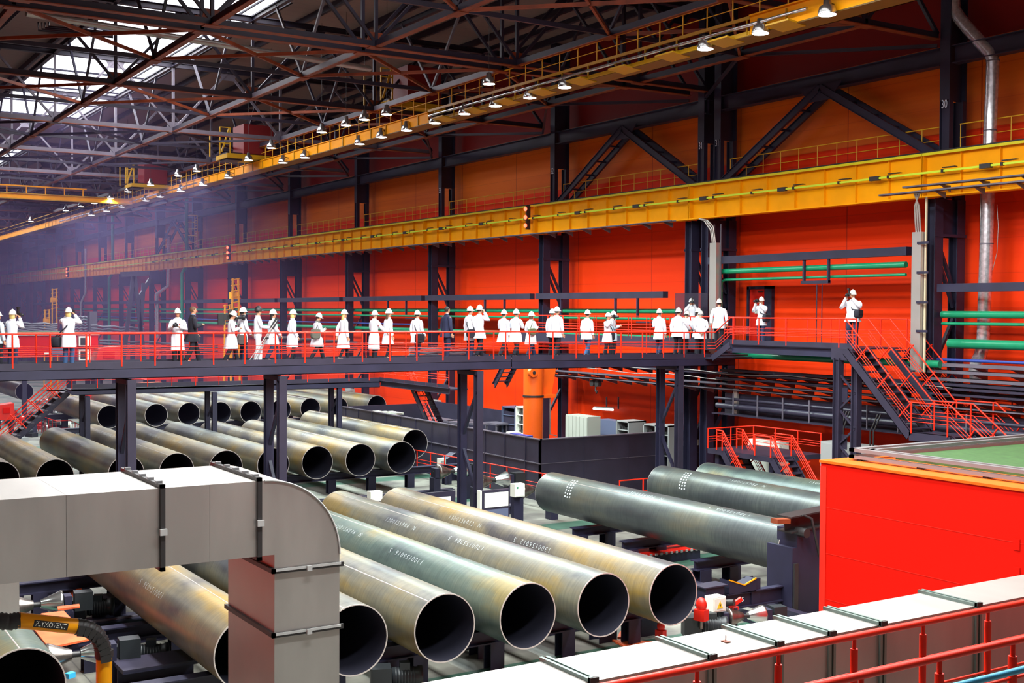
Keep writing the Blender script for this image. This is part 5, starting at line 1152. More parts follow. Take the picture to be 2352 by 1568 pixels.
# A-shaped tower far down
t = wthing('braced_tower', 'tall dark A-shaped braced frame beside the far columns', 'steel frame', tuple(P(310, 830, X=-98)))
def lb(p, q, w_=.28): return MB().bar(P(*p, X=-98), P(*q, X=-98), w_, w_)
for p, q in (((306, 634), (283, 830)), ((309, 634), (332, 830)), ((330, 650), (322, 760)), ((316, 690), (345, 640))): part(lb(p, q), 'leg', M['steel_grey'], t)
part(lb((278, 630), (342, 627), .4), 'head_beam', M['steel_grey'], t)
for y_ in (700, 740): part(lb((290, y_), (330, y_ + 4), .15), 'tie', M['steel'], t)
for i, (px, py, s) in enumerate(((541, 665, .75), (522, 720, .6), (125, 680, .6), (108, 728, .6))):
    q = P(px, py, X=-92 if i < 2 else -120); u = wthing('yellow_machine', 'small yellow ladder machine by the far wall, %s from the right' % ORD[i], 'machine', (q.x, q.y, q.z), 'yellow machines far down the hall')
    fr = MB()
    for dy in (-.5, .5): fr.bar((q.x, q.y + dy*s, FL), (q.x, q.y + dy*.6*s, q.z + 1.2*s), .16*s, .16*s)
    for k in range(6): fr.bar((q.x, q.y - .5*s, q.z + (-2 + .6*k)*s), (q.x, q.y + .5*s, q.z + (-1.8 + .6*k)*s), .1*s, .1*s)
    part(fr, 'ladder_frame', M['yellow'], u); part(MB().cbox((q.x - .3, q.y, q.z - .6*s), .7*s, .9*s, .7*s), 'drive_box', M['yellow'], u)
t = wthing('ladder', 'yellow caged ladder on a far column above the girder', 'ladder', tuple(P(452, 560, Y=34.3)))
fr = MB(); a, b_ = P(450, 495, Y=34.2), P(450, 572, Y=34.2)
for dx in (-.35, .35): fr.bar(a + Vector((dx, 0, 0)), b_ + Vector((dx, 0, 0)), .07, .07)
for k in range(14): p = a + (b_ - a)*(k/13); fr.bar(p - Vector((.35, 0, 0)), p + Vector((.35, 0, 0)), .05, .05)
part(fr, 'ladder_frame', M['yellow_rail'], t)
for k in range(5): p = a + (b_ - a)*(k/5); part(MB().path([p + Vector((-.35, 0, 0)), p + Vector((-.35, -.6, 0)), p + Vector((.35, -.6, 0)), p + Vector((.35, 0, 0))], .03, 5), 'cage_hoop', M['yellow_rail'], t)
# red machines and pale floor stuff at far left
for i, (px, py, sx, sy, sz, lab) in enumerate(((15, 945, 1.0, .9, .9, 'at the left edge below the far pipe'), (236, 905, 1.2, 2.2, .9, 'behind the first walkway leg'), (330, 893, 1.2, 3.2, .8, 'behind the far pipes, glowing orange-red'), (200, 862, 1.5, 2.5, .7, 'seen between the two walkways at left'), (390, 862, 1.5, 3.5, .6, 'seen between the two walkways, right of the leg'), (250, 818, 1.5, 2.0, 1.4, 'seen through the rails right of the far cabin'))):
    X = [-70, -80, -82, -90, -90, -88][i]; q = P(px, py, X=X); u = wthing('red_machine', 'red machine ' + lab, 'machine', (q.x, q.y, q.z - sz/2), 'red machines far down the hall')
    part(MB().prism([(q.x, q.y - sy/2, q.z - sz/2), (q.x, q.y + sy/2, q.z - sz/2), (q.x, q.y + sy*.42, q.z + sz/2), (q.x, q.y - sy*.35, q.z + sz*.4)], (-sx, 0, 0)), 'body', M['red'] if i != 2 else M['plate_orange'], u)
    part(MB().box(q.x - sx, q.y - sy*.45, FL, q.x - .1, q.y - sy*.3, q.z - sz/2).box(q.x - sx, q.y + sy*.3, FL, q.x - .1, q.y + sy*.45, q.z - sz/2), 'legs', M['steel'], u)
    part(MB().box(q.x, q.y - sy*.2, q.z - sz*.1, q.x + .05, q.y + sy*.2, q.z + sz*.25), 'front_panel', M['cabin_red'], u)
random.seed(3)
for i in range(34):
    px, py = random.choice([(20, 930), (70, 960), (120, 930), (50, 985), (100, 975), (150, 960), (25, 960)]); px += random.uniform(-28, 45); py += random.uniform(-14, 16)
    q = P(px, py, Z=FL + .35); mb = MB(); s = random.uniform(.25, .55)
    mb.lathe((q.x, q.y - s, FL + .3), (0, 1, 0), [(0, .05), (.02, .2*s + .06), (1.4*s, .2*s + .06), (1.42*s, .04)], 10); mb.cbox((q.x + .2, q.y, FL + .12), s*1.6, s*1.2, .24, random.random())
    tag(mb.build('small_motor', M[random.choice(['chrome', 'white_panel', 'dark_metal', 'panel_grey', 'motor', 'red'])]), 'small motor among the machinery at the left edge below the stair', 'motor', 'jumble of motors at the left edge')
# ------------------------------------------------------------------ foreground: sheet-metal duct with elbow and drop
XD, ZT = -15.2, -.5; XW = -17.05; HD = 1.0
YE = 5.72       # end of the straight run
t = wthing('air_duct', 'large grey sheet-metal duct bending down through an elbow at lower left', 'air duct', (XD - .9, 4, ZT - HD))
def run(y0, y1): return MB().box(XW, y0, ZT - HD, XD, y1, ZT)
ys_ = [.2, 1.15, 2.15, 3.2, 4.36, 4.98, 5.64]
for i in range(len(ys_)-1): part(run(ys_[i] + .002, ys_[i+1] - .002), 'sheet_section', M['galv'], t)
# elbow: quarter turn, outer radius 1.12, down to a vertical drop
R = 1.08; yc, zc = YE, ZT - R
el = MB(); n = 20; side0 = []; side1 = []
outer = [(yc + R*math.sin(PI/2*k/n), zc + R*math.cos(PI/2*k/n)) for k in range(n+1)]
poly = [(YE - .08, ZT)] + outer + [(yc + R, zc - .12), (YE + .14, zc - .12), (YE + .14, ZT - HD), (YE - .08, ZT - HD)]
el.prism([(XD, y, z) for y, z in poly], (XW - XD, 0, 0))
part(el, 'elbow', M['galv'], t)
part(MB().path([(XD + .012, y, z) for y, z in outer], .012, 6), 'elbow_rim', M['galv_top'], t)
y0, y1 = YE + .14, yc + R
for z0, z1 in ((zc - .14, zc - 1.0), (zc - 1.0, zc - 2.2), (zc - 2.2, FL)): part(MB().box(XD - 1.85, y0, z1 + .002, XD, y1, z0 - .002), 'drop_section', M['galv'], t)
def flange_v(y):   # flange frame round the horizontal run
    mb = MB(); e = .05
    mb.box(XW - e, y - .03, ZT, XD + e, y + .03, ZT + e).box(XW - e, y - .03, ZT - HD - e, XD + e, y + .03, ZT - HD).box(XD, y - .03, ZT - HD - e, XD + e, y + .03, ZT + e)
    part(mb, 'flange', M['dark_metal'], t)
    for k in range(5): part(MB().cbox((XW + .2 + .38*k, y, ZT + e + .012), .05, .08, .035), 'clamp', M['frame_grey'], t)
    part(MB().cbox((XD + e + .02, y, ZT - .55), .04, .09, .08), 'clamp', M['galv_top'], t)
flange_v(4.36); flange_v(5.64)
for z in (zc - .14, zc - 1.0, zc - 2.2):
    mb = MB(); e = .045; xw = XD - 1.85
    mb.box(xw - e, y0 - e, z - .03, XD + e, y0, z + .03).box(XD, y0 - e, z - .03, XD + e, y1 + e, z + .03); part(mb, 'flange', M['dark_metal'], t)
    part(MB().box(XD + e, y0, z + .0, XD + e + .01, y1, z + .035), 'bright_lip', M['galv_top'], t)
    part(MB().cbox((XD + e + .02, (y0+y1)/2, z), .04, .07, .07), 'clamp', M['galv_top'], t)
# ------------------------------------------------------------------ lower right duct with white top
XR, ZR = -9.0, -1.68; XR2 = -9.78
t = wthing('air_duct', 'long pale-topped sheet-metal duct crossing the lower right corner', 'air duct', (-9.4, 9, ZR - 1.2))
yq = [4.0]; marks = [(1300, 1545), (1470, 1510), (1700, 1465), (1840, 1430), (1930, 1415), (2065, 1385), (2295, 1345)]
fy = [P(px, ZR, Z=ZR).y if False else P(px, py, X=XR - .0).y for px, py in ((1335, 1565), (1360, 1549), (1633, 1500), (1788, 1470), (1908, 1450), (2025, 1430), (2245, 1392), (2255, 1390))]
fy = sorted(set(round(v, 2) for v in fy)); ed = [3.6] + [f for k, f in enumerate(fy) if k in (1, 2, 3, 4, 5, 6)] + [19]
for a, b_ in zip(ed, ed[1:]): part(MB().box(XR2, a + .002, ZR - 1.25, XR, b_ - .002, ZR), 'sheet_section', M['galv'], t)
for k, f in enumerate(ed[1:-1]):
    part(MB().box(XR2 - .04, f - .05, ZR, XR + .03, f - .015, ZR + .035).box(XR2 - .04, f + .015, ZR, XR + .03, f + .05, ZR + .035).box(XR, f - .05, ZR - 1.25, XR + .03, f - .015, ZR + .05).box(XR, f + .015, ZR - 1.25, XR + .03, f + .05, ZR + .03), 'flange', M['bracket'], t)
    part(MB().cbox((XR + .02, f, ZR + .02), .04, .10, .05), 'corner_clamp', M['dark_metal'], t)
q = P(1667, 1474, Z=ZR); part(MB().cbox((q.x, q.y, ZR + .006), .09, .06, .012).tube((q.x, q.y, ZR), (q.x, q.y, ZR + .07), .006, n=6), 'vent_plug', M['primer'], t)
# ------------------------------------------------------------------ near red railings and blue pipe, lower right corner
def near_rail(X, z, ys, y0, y1, label, post_bot, r=.034, mids=(.33, .62)):
    t = wthing('guard_rail', label, 'guard rail', (X, (y0+y1)/2, z - 1.1), 'red railings in the lower right corner')
    part(MB().tube((X, y0, z), (X, y1, z), r, n=14), 'top_rail', M['rail_red'], t)
    for m_ in mids: part(MB().tube((X, y0, z - m_), (X, y1, z - m_), .015, n=8), 'mid_rail', M['rail_red'], t)
    for y in ys:
        part(MB().tube((X, y, z - .02), (X, y, z - .2), .02, n=8).tube((X, y, z - .12), (X, y, post_bot), .036, n=12), 'post', M['rail_red'], t)
ys1 = [P(px, py, X=-8).y for px, py in ((1601, 1545), (1788, 1510), (1962, 1480), (2120, 1450), (2269, 1420))]
near_rail(-8, -1.36, [ys1[0] - 1.0] + ys1 + [ys1[-1] + 1.0, ys1[-1] + 2], 4.5, 15, 'thick red railing running beside the pale-topped duct, topmost of the corner railings', -2.9, .034, (.36, .66))
near_rail(-6, -.88, [P(1978, 1560, X=-6).y, P(2158, 1520, X=-6).y, P(2326, 1500, X=-6).y], 4.5, 12, 'nearer red railing in the bottom right corner, below the longer one', -2.6, .030, (.30,))
near_rail(-6, -.88 + 0, [], 12, 12.01, 'end of red railing', -2.6) if False else None
tag(MB().tube((-4, 4.2, -.17), (-4, 9, -.17), .018, n=12).build('blue_tube', M['blue_pipe']), 'bright blue tube in the extreme bottom right corner', 'tube')
# ------------------------------------------------------------------ red cabin at right with green roof
XC, YC, ZC = -17.65, 18.73, -1.3
t = wthing('red_cabin', 'large red panel cabin with green roof at the right edge', 'cabin', (XC, YC, FL))
part(MB().box(XC, YC, FL, -4, 30, ZC), 'walls', M['cabin_red'], t)
part(MB().box(XC - .02, YC - .03, ZC - .03, -4, 30, ZC + .02), 'orange_ledge', M['orange'], t)
part(MB().box(XC, YC - .012, FL, XC + .16, YC, ZC - .1), 'corner_trim', M['red'], t)
jn = MB()
for i in range(4): jn.box(XC + .16, YC - .004, ZC - .95 - .95*i, -4, YC - .001, ZC - .94 - .95*i)
part(jn, 'panel_joint', M['red'], t)
for px, py in ((2335, 1250), (2335, 1315)): q = P(px, py, Y=YC); part(MB().box(q.x - .06, YC - .012, q.z - .1, q.x + .07, YC, q.z + .1), 'cover_plate', M['cabin_red'], t)
c0 = P(1950, 1047, Z=ZC + .1); fx, fy_ = c0.x, c0.y
fr = MB()
for dz, off in ((.10, 0), (.24, .08)):
    fr.box(fx - off*0, fy_, ZC + dz - .04, -4, fy_ + .12, ZC + dz + .03).box(fx, fy_, ZC + dz - .04, fx + .14, 29.5, ZC + dz + .03)
fr.box(fx + .25, fy_ + .3, ZC + .2, -4, fy_ + .4, ZC + .26).box(fx + .3, fy_ + .3, ZC + .2, fx + .4, 29.5, ZC + .26)
part(fr, 'metal_frame', M['frame_grey'], t)
rd = MB()
for i in range(8): rd.box(fx + .2 + 1.5*i, fy_ + .02, ZC, fx + .3 + 1.5*i, fy_ + .3, ZC + .1)
part(rd, 'frame_feet', M['black'], t)
part(MB().box(fx + .45, fy_ + .9, ZC + .02, -4, 29.0, ZC + .12), 'green_roof', M['green_roof'], t)
# ------------------------------------------------------------------ yellow extraction arm, bottom left
X0 = -15.6
def A_(px, py, dx=0): return P(px, py, X=X0 + dx)
t = wthing('extraction_arm', 'yellow fume extraction arm with black flexible elbow at bottom left', 'extraction arm', tuple(P(239, 1568, X=X0)))
rr = .098
a, b_ = A_(42, 1424), A_(176, 1438)
part(MB().tube(a, b_, rr, n=24), 'yellow_tube', M['arm_yellow'], t)
c0_, c1_ = A_(239, 1508), A_(239, 1700)
part(MB().tube(c0_, c1_, rr, n=24), 'yellow_tube', M['arm_yellow'], t)
def flex(pts, name):
    pts2 = []; rs = []
    for i in range(len(pts)-1):
        for k in range(5):
            pts2.append(pts[i] + (pts[i+1] - pts[i])*(k/5)); rs.append(rr*(1.10 if k % 2 else .98))
    pts2.append(pts[-1]); rs.append(rr*1.05); part(MB().path(pts2, rs, 20), name, M['rubber'], t)
arc = []
for k in range(9):
    u = k/8; p0, p1, p2 = Vector(A_(174, 1438)), Vector(A_(236, 1440)), Vector(A_(239, 1510))
    arc.append(p0*(1-u)**2 + p1*2*u*(1-u) + p2*u*u)
flex(arc, 'flexible_elbow')
flex([A_(-30, 1416), A_(-5, 1425), A_(20, 1428), A_(44, 1424)], 'flexible_hose')
for (u0, u1, off) in ((0, 4, .1), (4, 8, .1)):
    pts = [arc[k] + Vector((off + .02, 0, 0)) for k in range(u0, u1 + 1)]
    br = MB()
    for k in range(len(pts)-1): br.bar(pts[k] + Vector((0, 0, -.03)), pts[k+1] + Vector((0, 0, -.03)), .13, .02, (1, 0, 0))
    part(br, 'hinge_bracket', M['dark_metal'], t)
part(MB().tube(arc[4] + Vector((.1, 0, -.05)), arc[4] + Vector((.16, 0, -.05)), .035, n=12), 'hinge_knob', M['dark_metal'], t)
part(MB().lathe(c0_, (0, 0, -1), [(-.09, rr*1.16), (.0, rr*1.16)], 24), 'collar', M['rubber'], t)
# label: black band with white letters, curved on the tube
d = (b_ - a).normalized(); nx = Vector((1, 0, 0)); upd = nx.cross(d).normalized(); upd = upd if upd.z > 0 else -upd
l0, l1 = A_(74, 1427), A_(152, 1437); mid = (a + b_)/2
s0, s1 = (l0 - a).dot(d), (l1 - a).dot(d)
def cyl(s_, h, k=1.012): an = h/rr; return a + d*s_ + upd*(rr*k*math.sin(an)) + nx*(rr*k*math.cos(an))
mb = MB(); vv = []
for i in range(9):
    h = -.045 + .09*i/8; vv += [cyl(s0, h), cyl(s1, h)]
mb.add(vv, [(2*i, 2*i+1, 2*i+3, 2*i+2) for i in range(8)]); part(mb, 'label_band', M['black'], t)
vs, fs = text_mesh('PLYMOVENT', .085); wid = max(v[0] for v in vs) - min(v[0] for v in vs); k = (s1 - s0 - .05)/wid
mb = MB().add([cyl((s0+s1)/2 + v[0]*k, v[1], 1.03) for v in vs], fs); part(mb, 'label_letters', M['white_plastic'], t)

# ------------------------------------------------------------------ people
PRE = {'down': ((-.01, .145, .64), (.02, .15, .49)), 'swingF': ((.02, .14, .65), (.12, .125, .53)), 'swingB': ((-.08, .135, .66), (-.09, .14, .50)),
       'camera': ((.09, .15, .71), (.15, .045, .885)), 'hold': ((.01, .16, .65), (.14, .05, .69)), 'phone': ((.09, .15, .74), (.055, .075, .90)), 'back': ((-.06, .13, .65), (-.10, .02, .53)),
       'fold': ((.03, .16, .66), (.12, .02, .68)), 'cam_low': ((.03, .15, .65), (.15, .06, .70)), 'shoulder': ((.10, .15, .76), (.05, .10, .93)), 'reach': ((.07, .14, .68), (.20, .13, .58)),
       'tripod': ((.04, .15, .66), (.20, .10, .64)), 'bag': ((-.03, .15, .64), (.06, .155, .50)), 'camup': ((.12, .16, .76), (.17, .05, .90))}
def person(px, ytop, deg, label, coat='white_cloth', hem=.44, trousers='black_cloth', helmet='white_plastic', hair=None, hairc='hair_dark', arms=('down', 'down'), stride=0.0,
           lead=1, X=-36.55, z=None, Y=None, slim=1.0, tights=False, shoes='black', lean=0.0, jacket=None, H=None, badge=False, headdown=0.0, name='person'):
    top = P(px, ytop, X=X) if Y is None else P(px, ytop, Y=Y)
    z0 = zd(top.y) if z is None else z
    h = H if H else top.z - z0 - (.045 if helmet else 0)
    root = thing('person', label, 'person', (top.x, top.y, z0), math.radians(deg), 'visitors on the walkways')
    rng = random.Random(int(px*7))
    V = lambda x, y, zz: Vector((x*h + lean*h*max(0, zz - .45), y*h*slim, zz*h))
    drop = .5 - math.sqrt(max(.01, .25 - stride**2)) if stride else 0; dz = -drop*.8
    def S(p): return V(p[0], p[1], p[2] + dz)
    # --- legs
    hips, knees, ankles = [], [], []
    for s in (1, -1):
        f = stride*(1 if s == lead else -1)
        hips.append(S((0, .052*s, .50))); a = V(f, .055*s, .045 + (.03 if f < -.05 else 0))
        a.x = f*h; kn = (hips[-1] + a)/2 + Vector((.025*h + (.02*h if f < -.05 else 0), 0, 0)); knees.append(kn); ankles.append(a)
    def leg(mb, r0, r1, r2, n=10):
        for hp, kn, an in zip(hips, knees, ankles): mb.path([hp, hp*.5 + kn*.5, kn, kn*.45 + an*.55, an + Vector((0, 0, .0))], [r0, (r0+r1)/2*1.03, r1, (r1+r2)/2*1.05, r2], n)
    skin = MB(); leg(skin, .042*h, .03*h, .02*h)
    for an in ankles: skin.path([an, an + Vector((.03*h, 0, -.02*h)), an + Vector((.09*h, 0, -.03*h))], [.022*h, .022*h, .015*h], 8)
    el = lambda c, rx, ry, n=14: [(c.x + rx*math.cos(2*PI*k/n), c.y + ry*math.sin(2*PI*k/n), c.z) for k in range(n)]
    def tor(lv): return [el(S((o, 0, zz)), rx*h, ry*h*slim) for zz, rx, ry, o in lv]
    skin.rings(tor([(.47, .05, .075, 0), (.52, .062, .088, 0), (.60, .055, .078, 0), (.70, .06, .09, 0), (.78, .058, .105, 0), (.825, .04, .085, 0), (.845, .03, .04, .0)]))
    skin.path([S((0, 0, .82)), S((.008, 0, .86)), S((.012, 0, .89))], [.034*h, .031*h, .031*h], 12)
    # head
    hc = S((.012, 0, .872)); hs = .128*h; pitch = headdown
    def hp_(x, y, zz):
        v = Vector((x, y, zz)); c_, s_ = math.cos(pitch), math.sin(pitch); v = Vector((v.x*c_ + v.z*s_, v.y, -v.x*s_ + v.z*c_)); return hc + v
    rs = []
    for (t_, rx, ry, off) in ((0, .022, .02, .045), (.06, .045, .036, .03), (.18, .062, .05, .02), (.34, .074, .058, .012), (.5, .082, .063, .006), (.68, .084, .064, 0), (.82, .074, .057, -.004), (.93, .05, .04, -.006), (1.0, .015, .012, -.008)):
        k = h/1.75; rs.append([tuple(hp_(off*k + rx*1.12*k*math.cos(2*PI*j/16), ry*1.12*k*math.sin(2*PI*j/16), hs*t_)) for j in range(16)])
    skin.rings(rs); k = h/1.75
    skin.add([hp_(.095*k, 0, .42*hs), hp_(.085*k, .017*k, .40*hs), hp_(.085*k, -.017*k, .40*hs), hp_(.118*k, 0, .46*hs), hp_(.088*k, 0, .68*hs)], [(0, 1, 2), (3, 1, 0), (3, 0, 2), (4, 1, 3), (4, 3, 2)])
    for s in (1, -1): skin.ball(tuple(hp_(-.002*k, .072*k*s, .52*hs)), .018*k, .008*k, .03*k, 8, 5)
    # arms and hands
    sleeves = []; hands = []
    for s, nm in ((1, arms[0]), (-1, arms[1])):
        e, w_ = PRE[nm]; sh = S((0, .105*s, .80)); e = S((e[0], e[1]*s, e[2])); w_ = S((w_[0], w_[1]*s, w_[2]))
        skin.path([sh, e, w_], [.032*h, .024*h, .016*h], 8)
        d = (w_ - e).normalized(); sd = d.cross(Vector((0, 0, 1))); sd = sd.normalized() if sd.length > .1 else Vector((0, 1, 0)); sd = Vector((1, 0, 0)) if abs(d.z) > .9 else sd; bn = d.cross(sd).normalized()
        pl = w_ + d*.05*h
        skin.rings([[tuple(c_ + sd*(a_*math.cos(2*PI*j/10)) + bn*(b_*math.sin(2*PI*j/10))) for j in range(10)] for c_, a_, b_ in ((w_, .016*h, .013*h), (w_ + d*.02*h, .023*h, .013*h), (pl, .024*h, .012*h))])
        curl = .5 if nm in ('down', 'swingF', 'swingB') else 1.2
        for j, ln in enumerate((.036, .044, .046, .040)):
            b0 = pl + sd*((j - 1.5)*.0125*h) - d*.006*h; d2 = (d*math.cos(curl*.5) - bn*math.sin(curl*.5)*s).normalized(); d3 = (d*math.cos(curl) - bn*math.sin(curl)*s).normalized()
            skin.path([b0, b0 + d2*ln*.5*h, b0 + d2*ln*.5*h + d3*ln*.45*h], [.0056*h, .0052*h, .0045*h], 6)
        tb = w_ + d*.018*h + sd*.018*h; td = (d*.75 + sd*.6 - bn*.3*s).normalized(); skin.path([tb, tb + td*.02*h, tb + (td + d*.4).normalized()*.038*h], [.0068*h, .006*h, .005*h], 6)
        sleeves.append((sh, e, w_)); hands.append(pl)
    o = skin.build('body', M['skin']); o.parent = root
    rm = o.modifiers.new('skin', 'REMESH'); rm.mode = 'VOXEL'; rm.voxel_size = .0115; rm.use_smooth_shade = True
    # trousers, shoes
    tr = MB()
    if tights: leg(tr, .05*h, .034*h, .024*h)
    else: leg(tr, .053*h, .043*h, .038*h, 12)
    tr.rings(tor([(.44, .06, .085, 0), (.50, .07, .095, 0), (.58, .062, .088, 0)]))
    tr.build('tights' if tights else 'trousers', M[trousers], root)
    for an, s in zip(ankles, (1, -1)):
        f = an.copy(); tilt = -.03*h if an.z > .06*h else 0
        mb = MB(); n = 12
        secs = [(-.035, .016, .028), (-.03, .024, .04), (.0, .027, .05), (.04, .026, .036), (.085, .027, .024), (.11, .018, .016)]
        rs = []
        for x, hw, ht in secs:
            rs.append([(f.x + x*h, f.y + hw*h*math.cos(2*PI*j/n), max(.002, f.z - .042*h + tilt*(x*8) + (ht*h*.5)*(1 + math.sin(2*PI*j/n)))) for j in range(n)])
        mb.rings(rs); mb.build('shoe', M[shoes], root)
    # coat
    cm = MB(); fl = .006 + stride*.28; zz = [hem, hem + .03, .50, .56, .62, .70, .76, .80, .825, .845, .862]
    rx = [.094 + fl, .092 + fl*.9, .086 + fl*.4, .070, .066, .070, .068, .058, .044, .032, .034]
    ry = [.126, .124, .116, .102, .092, .102, .112, .112, .088, .052, .038]
    off = [-.006, -.005, 0, 0, 0, .002, .002, 0, 0, 0, .002]
    if hem > .5: zz = zz[:1] + [hem + .01] + zz[3:]; rx = [.076, .076] + rx[3:]; ry = [.10, .10] + ry[3:]; off = [0, 0] + off[3:]
    rr = []
    for q_, (a_, b_, c_, o_) in enumerate(zip(zz, rx, ry, off)):
        cc = S((o_, 0, a_)) if a_ > .5 else V(o_, 0, a_ + dz); n = 24; ring = []
        wob = .006*h*(1.6 if q_ < 3 else .4)
        for j in range(n):
            th = 2*PI*j/n; w2 = wob*math.sin(th*5 + rng.random()*1.0 + q_*.4)
            ring.append((cc.x + (b_*h + w2)*math.cos(th), cc.y + (c_*h*slim + w2)*math.sin(th), cc.z))
        rr.append(ring)
    cm.rings(rr)
    for sh, e, w_ in sleeves:
        w3 = w_ - (w_ - e).normalized()*.012*h
        cm.path([sh + Vector((0, -.02*h*(1 if sh.y > 0 else -1), .0)), sh*.75 + e*.25, sh*.35 + e*.65, e, e*.55 + w3*.45, w3], [.040*h, .041*h, .037*h, .035*h, .032*h, .029*h], 12)
    cm.rings([el(S((0, 0, .835)), .046*h, .056*h), el(S((.002, 0, .862)), .040*h, .043*h), el(S((.0, 0, .852)), .046*h, .050*h)], cap=False)
    o = cm.build('coat' if coat != 'navy' else 'suit_jacket', M[coat], root)
    if badge:
        b0 = S((.066, .05, .735)); MB().cbox(tuple(b0), .02, .04, .035).build('badge', M['badge'], o)
        b0 = S((0, -.145, .73)); MB().cbox(tuple(b0), .03, .012, .03).build('sleeve_badge', M['badge'], o)
    # hair
    hr = MB(); n = 16
    for (t_, rx_, ry_, off_) in ():
        pass
    cap = []
    for (t_, g) in ((.30, 1.0), (.42, 1.07), (.6, 1.08), (.8, 1.08), (.95, 1.06), (1.04, .5)):
        base = {.30: (.06, .058, -.022), .42: (.066, .062, -.018), .6: (.078, .066, -.012), .8: (.078, .061, -.008), .95: (.052, .042, -.008), 1.04: (.02, .02, -.008)}[t_]
        cap.append([tuple(hp_(base[2]*k + base[0]*1.12*g*k*math.cos(2*PI*j/n), base[1]*1.12*g*k*math.sin(2*PI*j/n), hs*t_)) for j in range(n)])
    hr.rings(cap)
    if hair == 'long':
        bk = []
        for (xx, wdt, dpt, zz_) in ((-.045, .055, .03, .70*hs), (-.065, .075, .035, .2*hs), (-.075, .085, .03, -.35*hs), (-.085, .08, .025, -.95*hs), (-.095, .045, .015, -1.35*hs)):
            bk.append([tuple(hc + Vector((xx*k + dpt*k*math.cos(2*PI*j/12), wdt*k*math.sin(2*PI*j/12), zz_))) for j in range(12)])
        hr.rings(bk)
    elif hair == 'bob':
        bk = []
        for (xx, wdt, dpt, zz_) in ((-.03, .07, .06, .8*hs), (-.03, .088, .07, .4*hs), (-.03, .09, .068, .1*hs), (-.032, .07, .05, -.08*hs)):
            bk.append([tuple(hc + Vector((xx*k + dpt*k*math.cos(2*PI*j/12), wdt*k*math.sin(2*PI*j/12), zz_))) for j in range(12)])
        hr.rings(bk)
    hr.build('hair', M[hairc], root)
    ey = MB()
    for s in (1, -1): ey.ball(tuple(hp_(.086*k, .028*k*s, .58*hs)), .006*k, .011*k, .007*k, 8, 5)
    ey.build('eyes', M['black'], root)
    MB().ball(tuple(hp_(.084*k, 0, .24*hs)), .008*k, .022*k, .006*k, 8, 5).build('mouth', M['badge'], root)
    if helmet:
        hm = MB(); rs = []
        for (t_, g) in ((.56, 1.30), (.62, 1.30), (.74, 1.26), (.90, 1.14), (1.06, .92), (1.18, .62), (1.24, .28), (1.25, .05)):
            rs.append([tuple(hp_(-.004*k + .094*g*1.02*k*math.cos(2*PI*j/20), .078*g*k*math.sin(2*PI*j/20), hs*t_)) for j in range(20)])
        hm.rings(rs)
        rs = []
        for (t_, g, fw) in ((.56, 1.24, 0), (.545, 1.46, .045), (.585, 1.46, .045), (.64, 1.28, 0)):
            rs.append([tuple(hp_(-.004*k + (.094*g + (fw if math.cos(2*PI*j/20) > 0 else 0)*max(0, math.cos(2*PI*j/20)))*k*math.cos(2*PI*j/20), .078*g*k*math.sin(2*PI*j/20), hs*t_)) for j in range(20)])
        hm.rings(rs)
        hm.path([tuple(hp_(-.10*k, 0, hs*.9)), tuple(hp_(-.06*k, 0, hs*1.17)), tuple(hp_(0, 0, hs*1.275)), tuple(hp_(.06*k, 0, hs*1.17)), tuple(hp_(.10*k, 0, hs*.9))], .012*k, 6)
        hm.build('hard_hat', M[helmet], root)
    if jacket == 'suit':
        MB().rings([el(S((.012, 0, .84)), .036*h, .040*h), el(S((.014, 0, .872)), .034*h, .036*h)]).build('shirt_collar', M['shirt'], root)
    if hair == 'scarf':
        MB().rings([el(S((.004, 0, .835)), .05*h, .058*h), el(S((.006, 0, .875)), .045*h, .048*h)]).build('scarf', M['bag_grey'], root)
    W = Matrix.Translation((top.x, top.y, z0)) @ Matrix.Rotation(math.radians(deg), 4, 'Z')
    return dict(root=root, h=h, W=W, S=S, deg=deg, hands=hands, hc=hc, k=k)
def prop(pr, name, label, cat, origin, grp=None):
    w_ = pr['W'] @ Vector(origin); t = thing(name, label, cat, tuple(w_), math.radians(pr['deg']), grp); return t, Vector(origin)
def padd(mb, name, mt, t, o):
    mb.v = [tuple(Vector(v) - o) for v in mb.v]; return mb.build(name, M[mt], t)
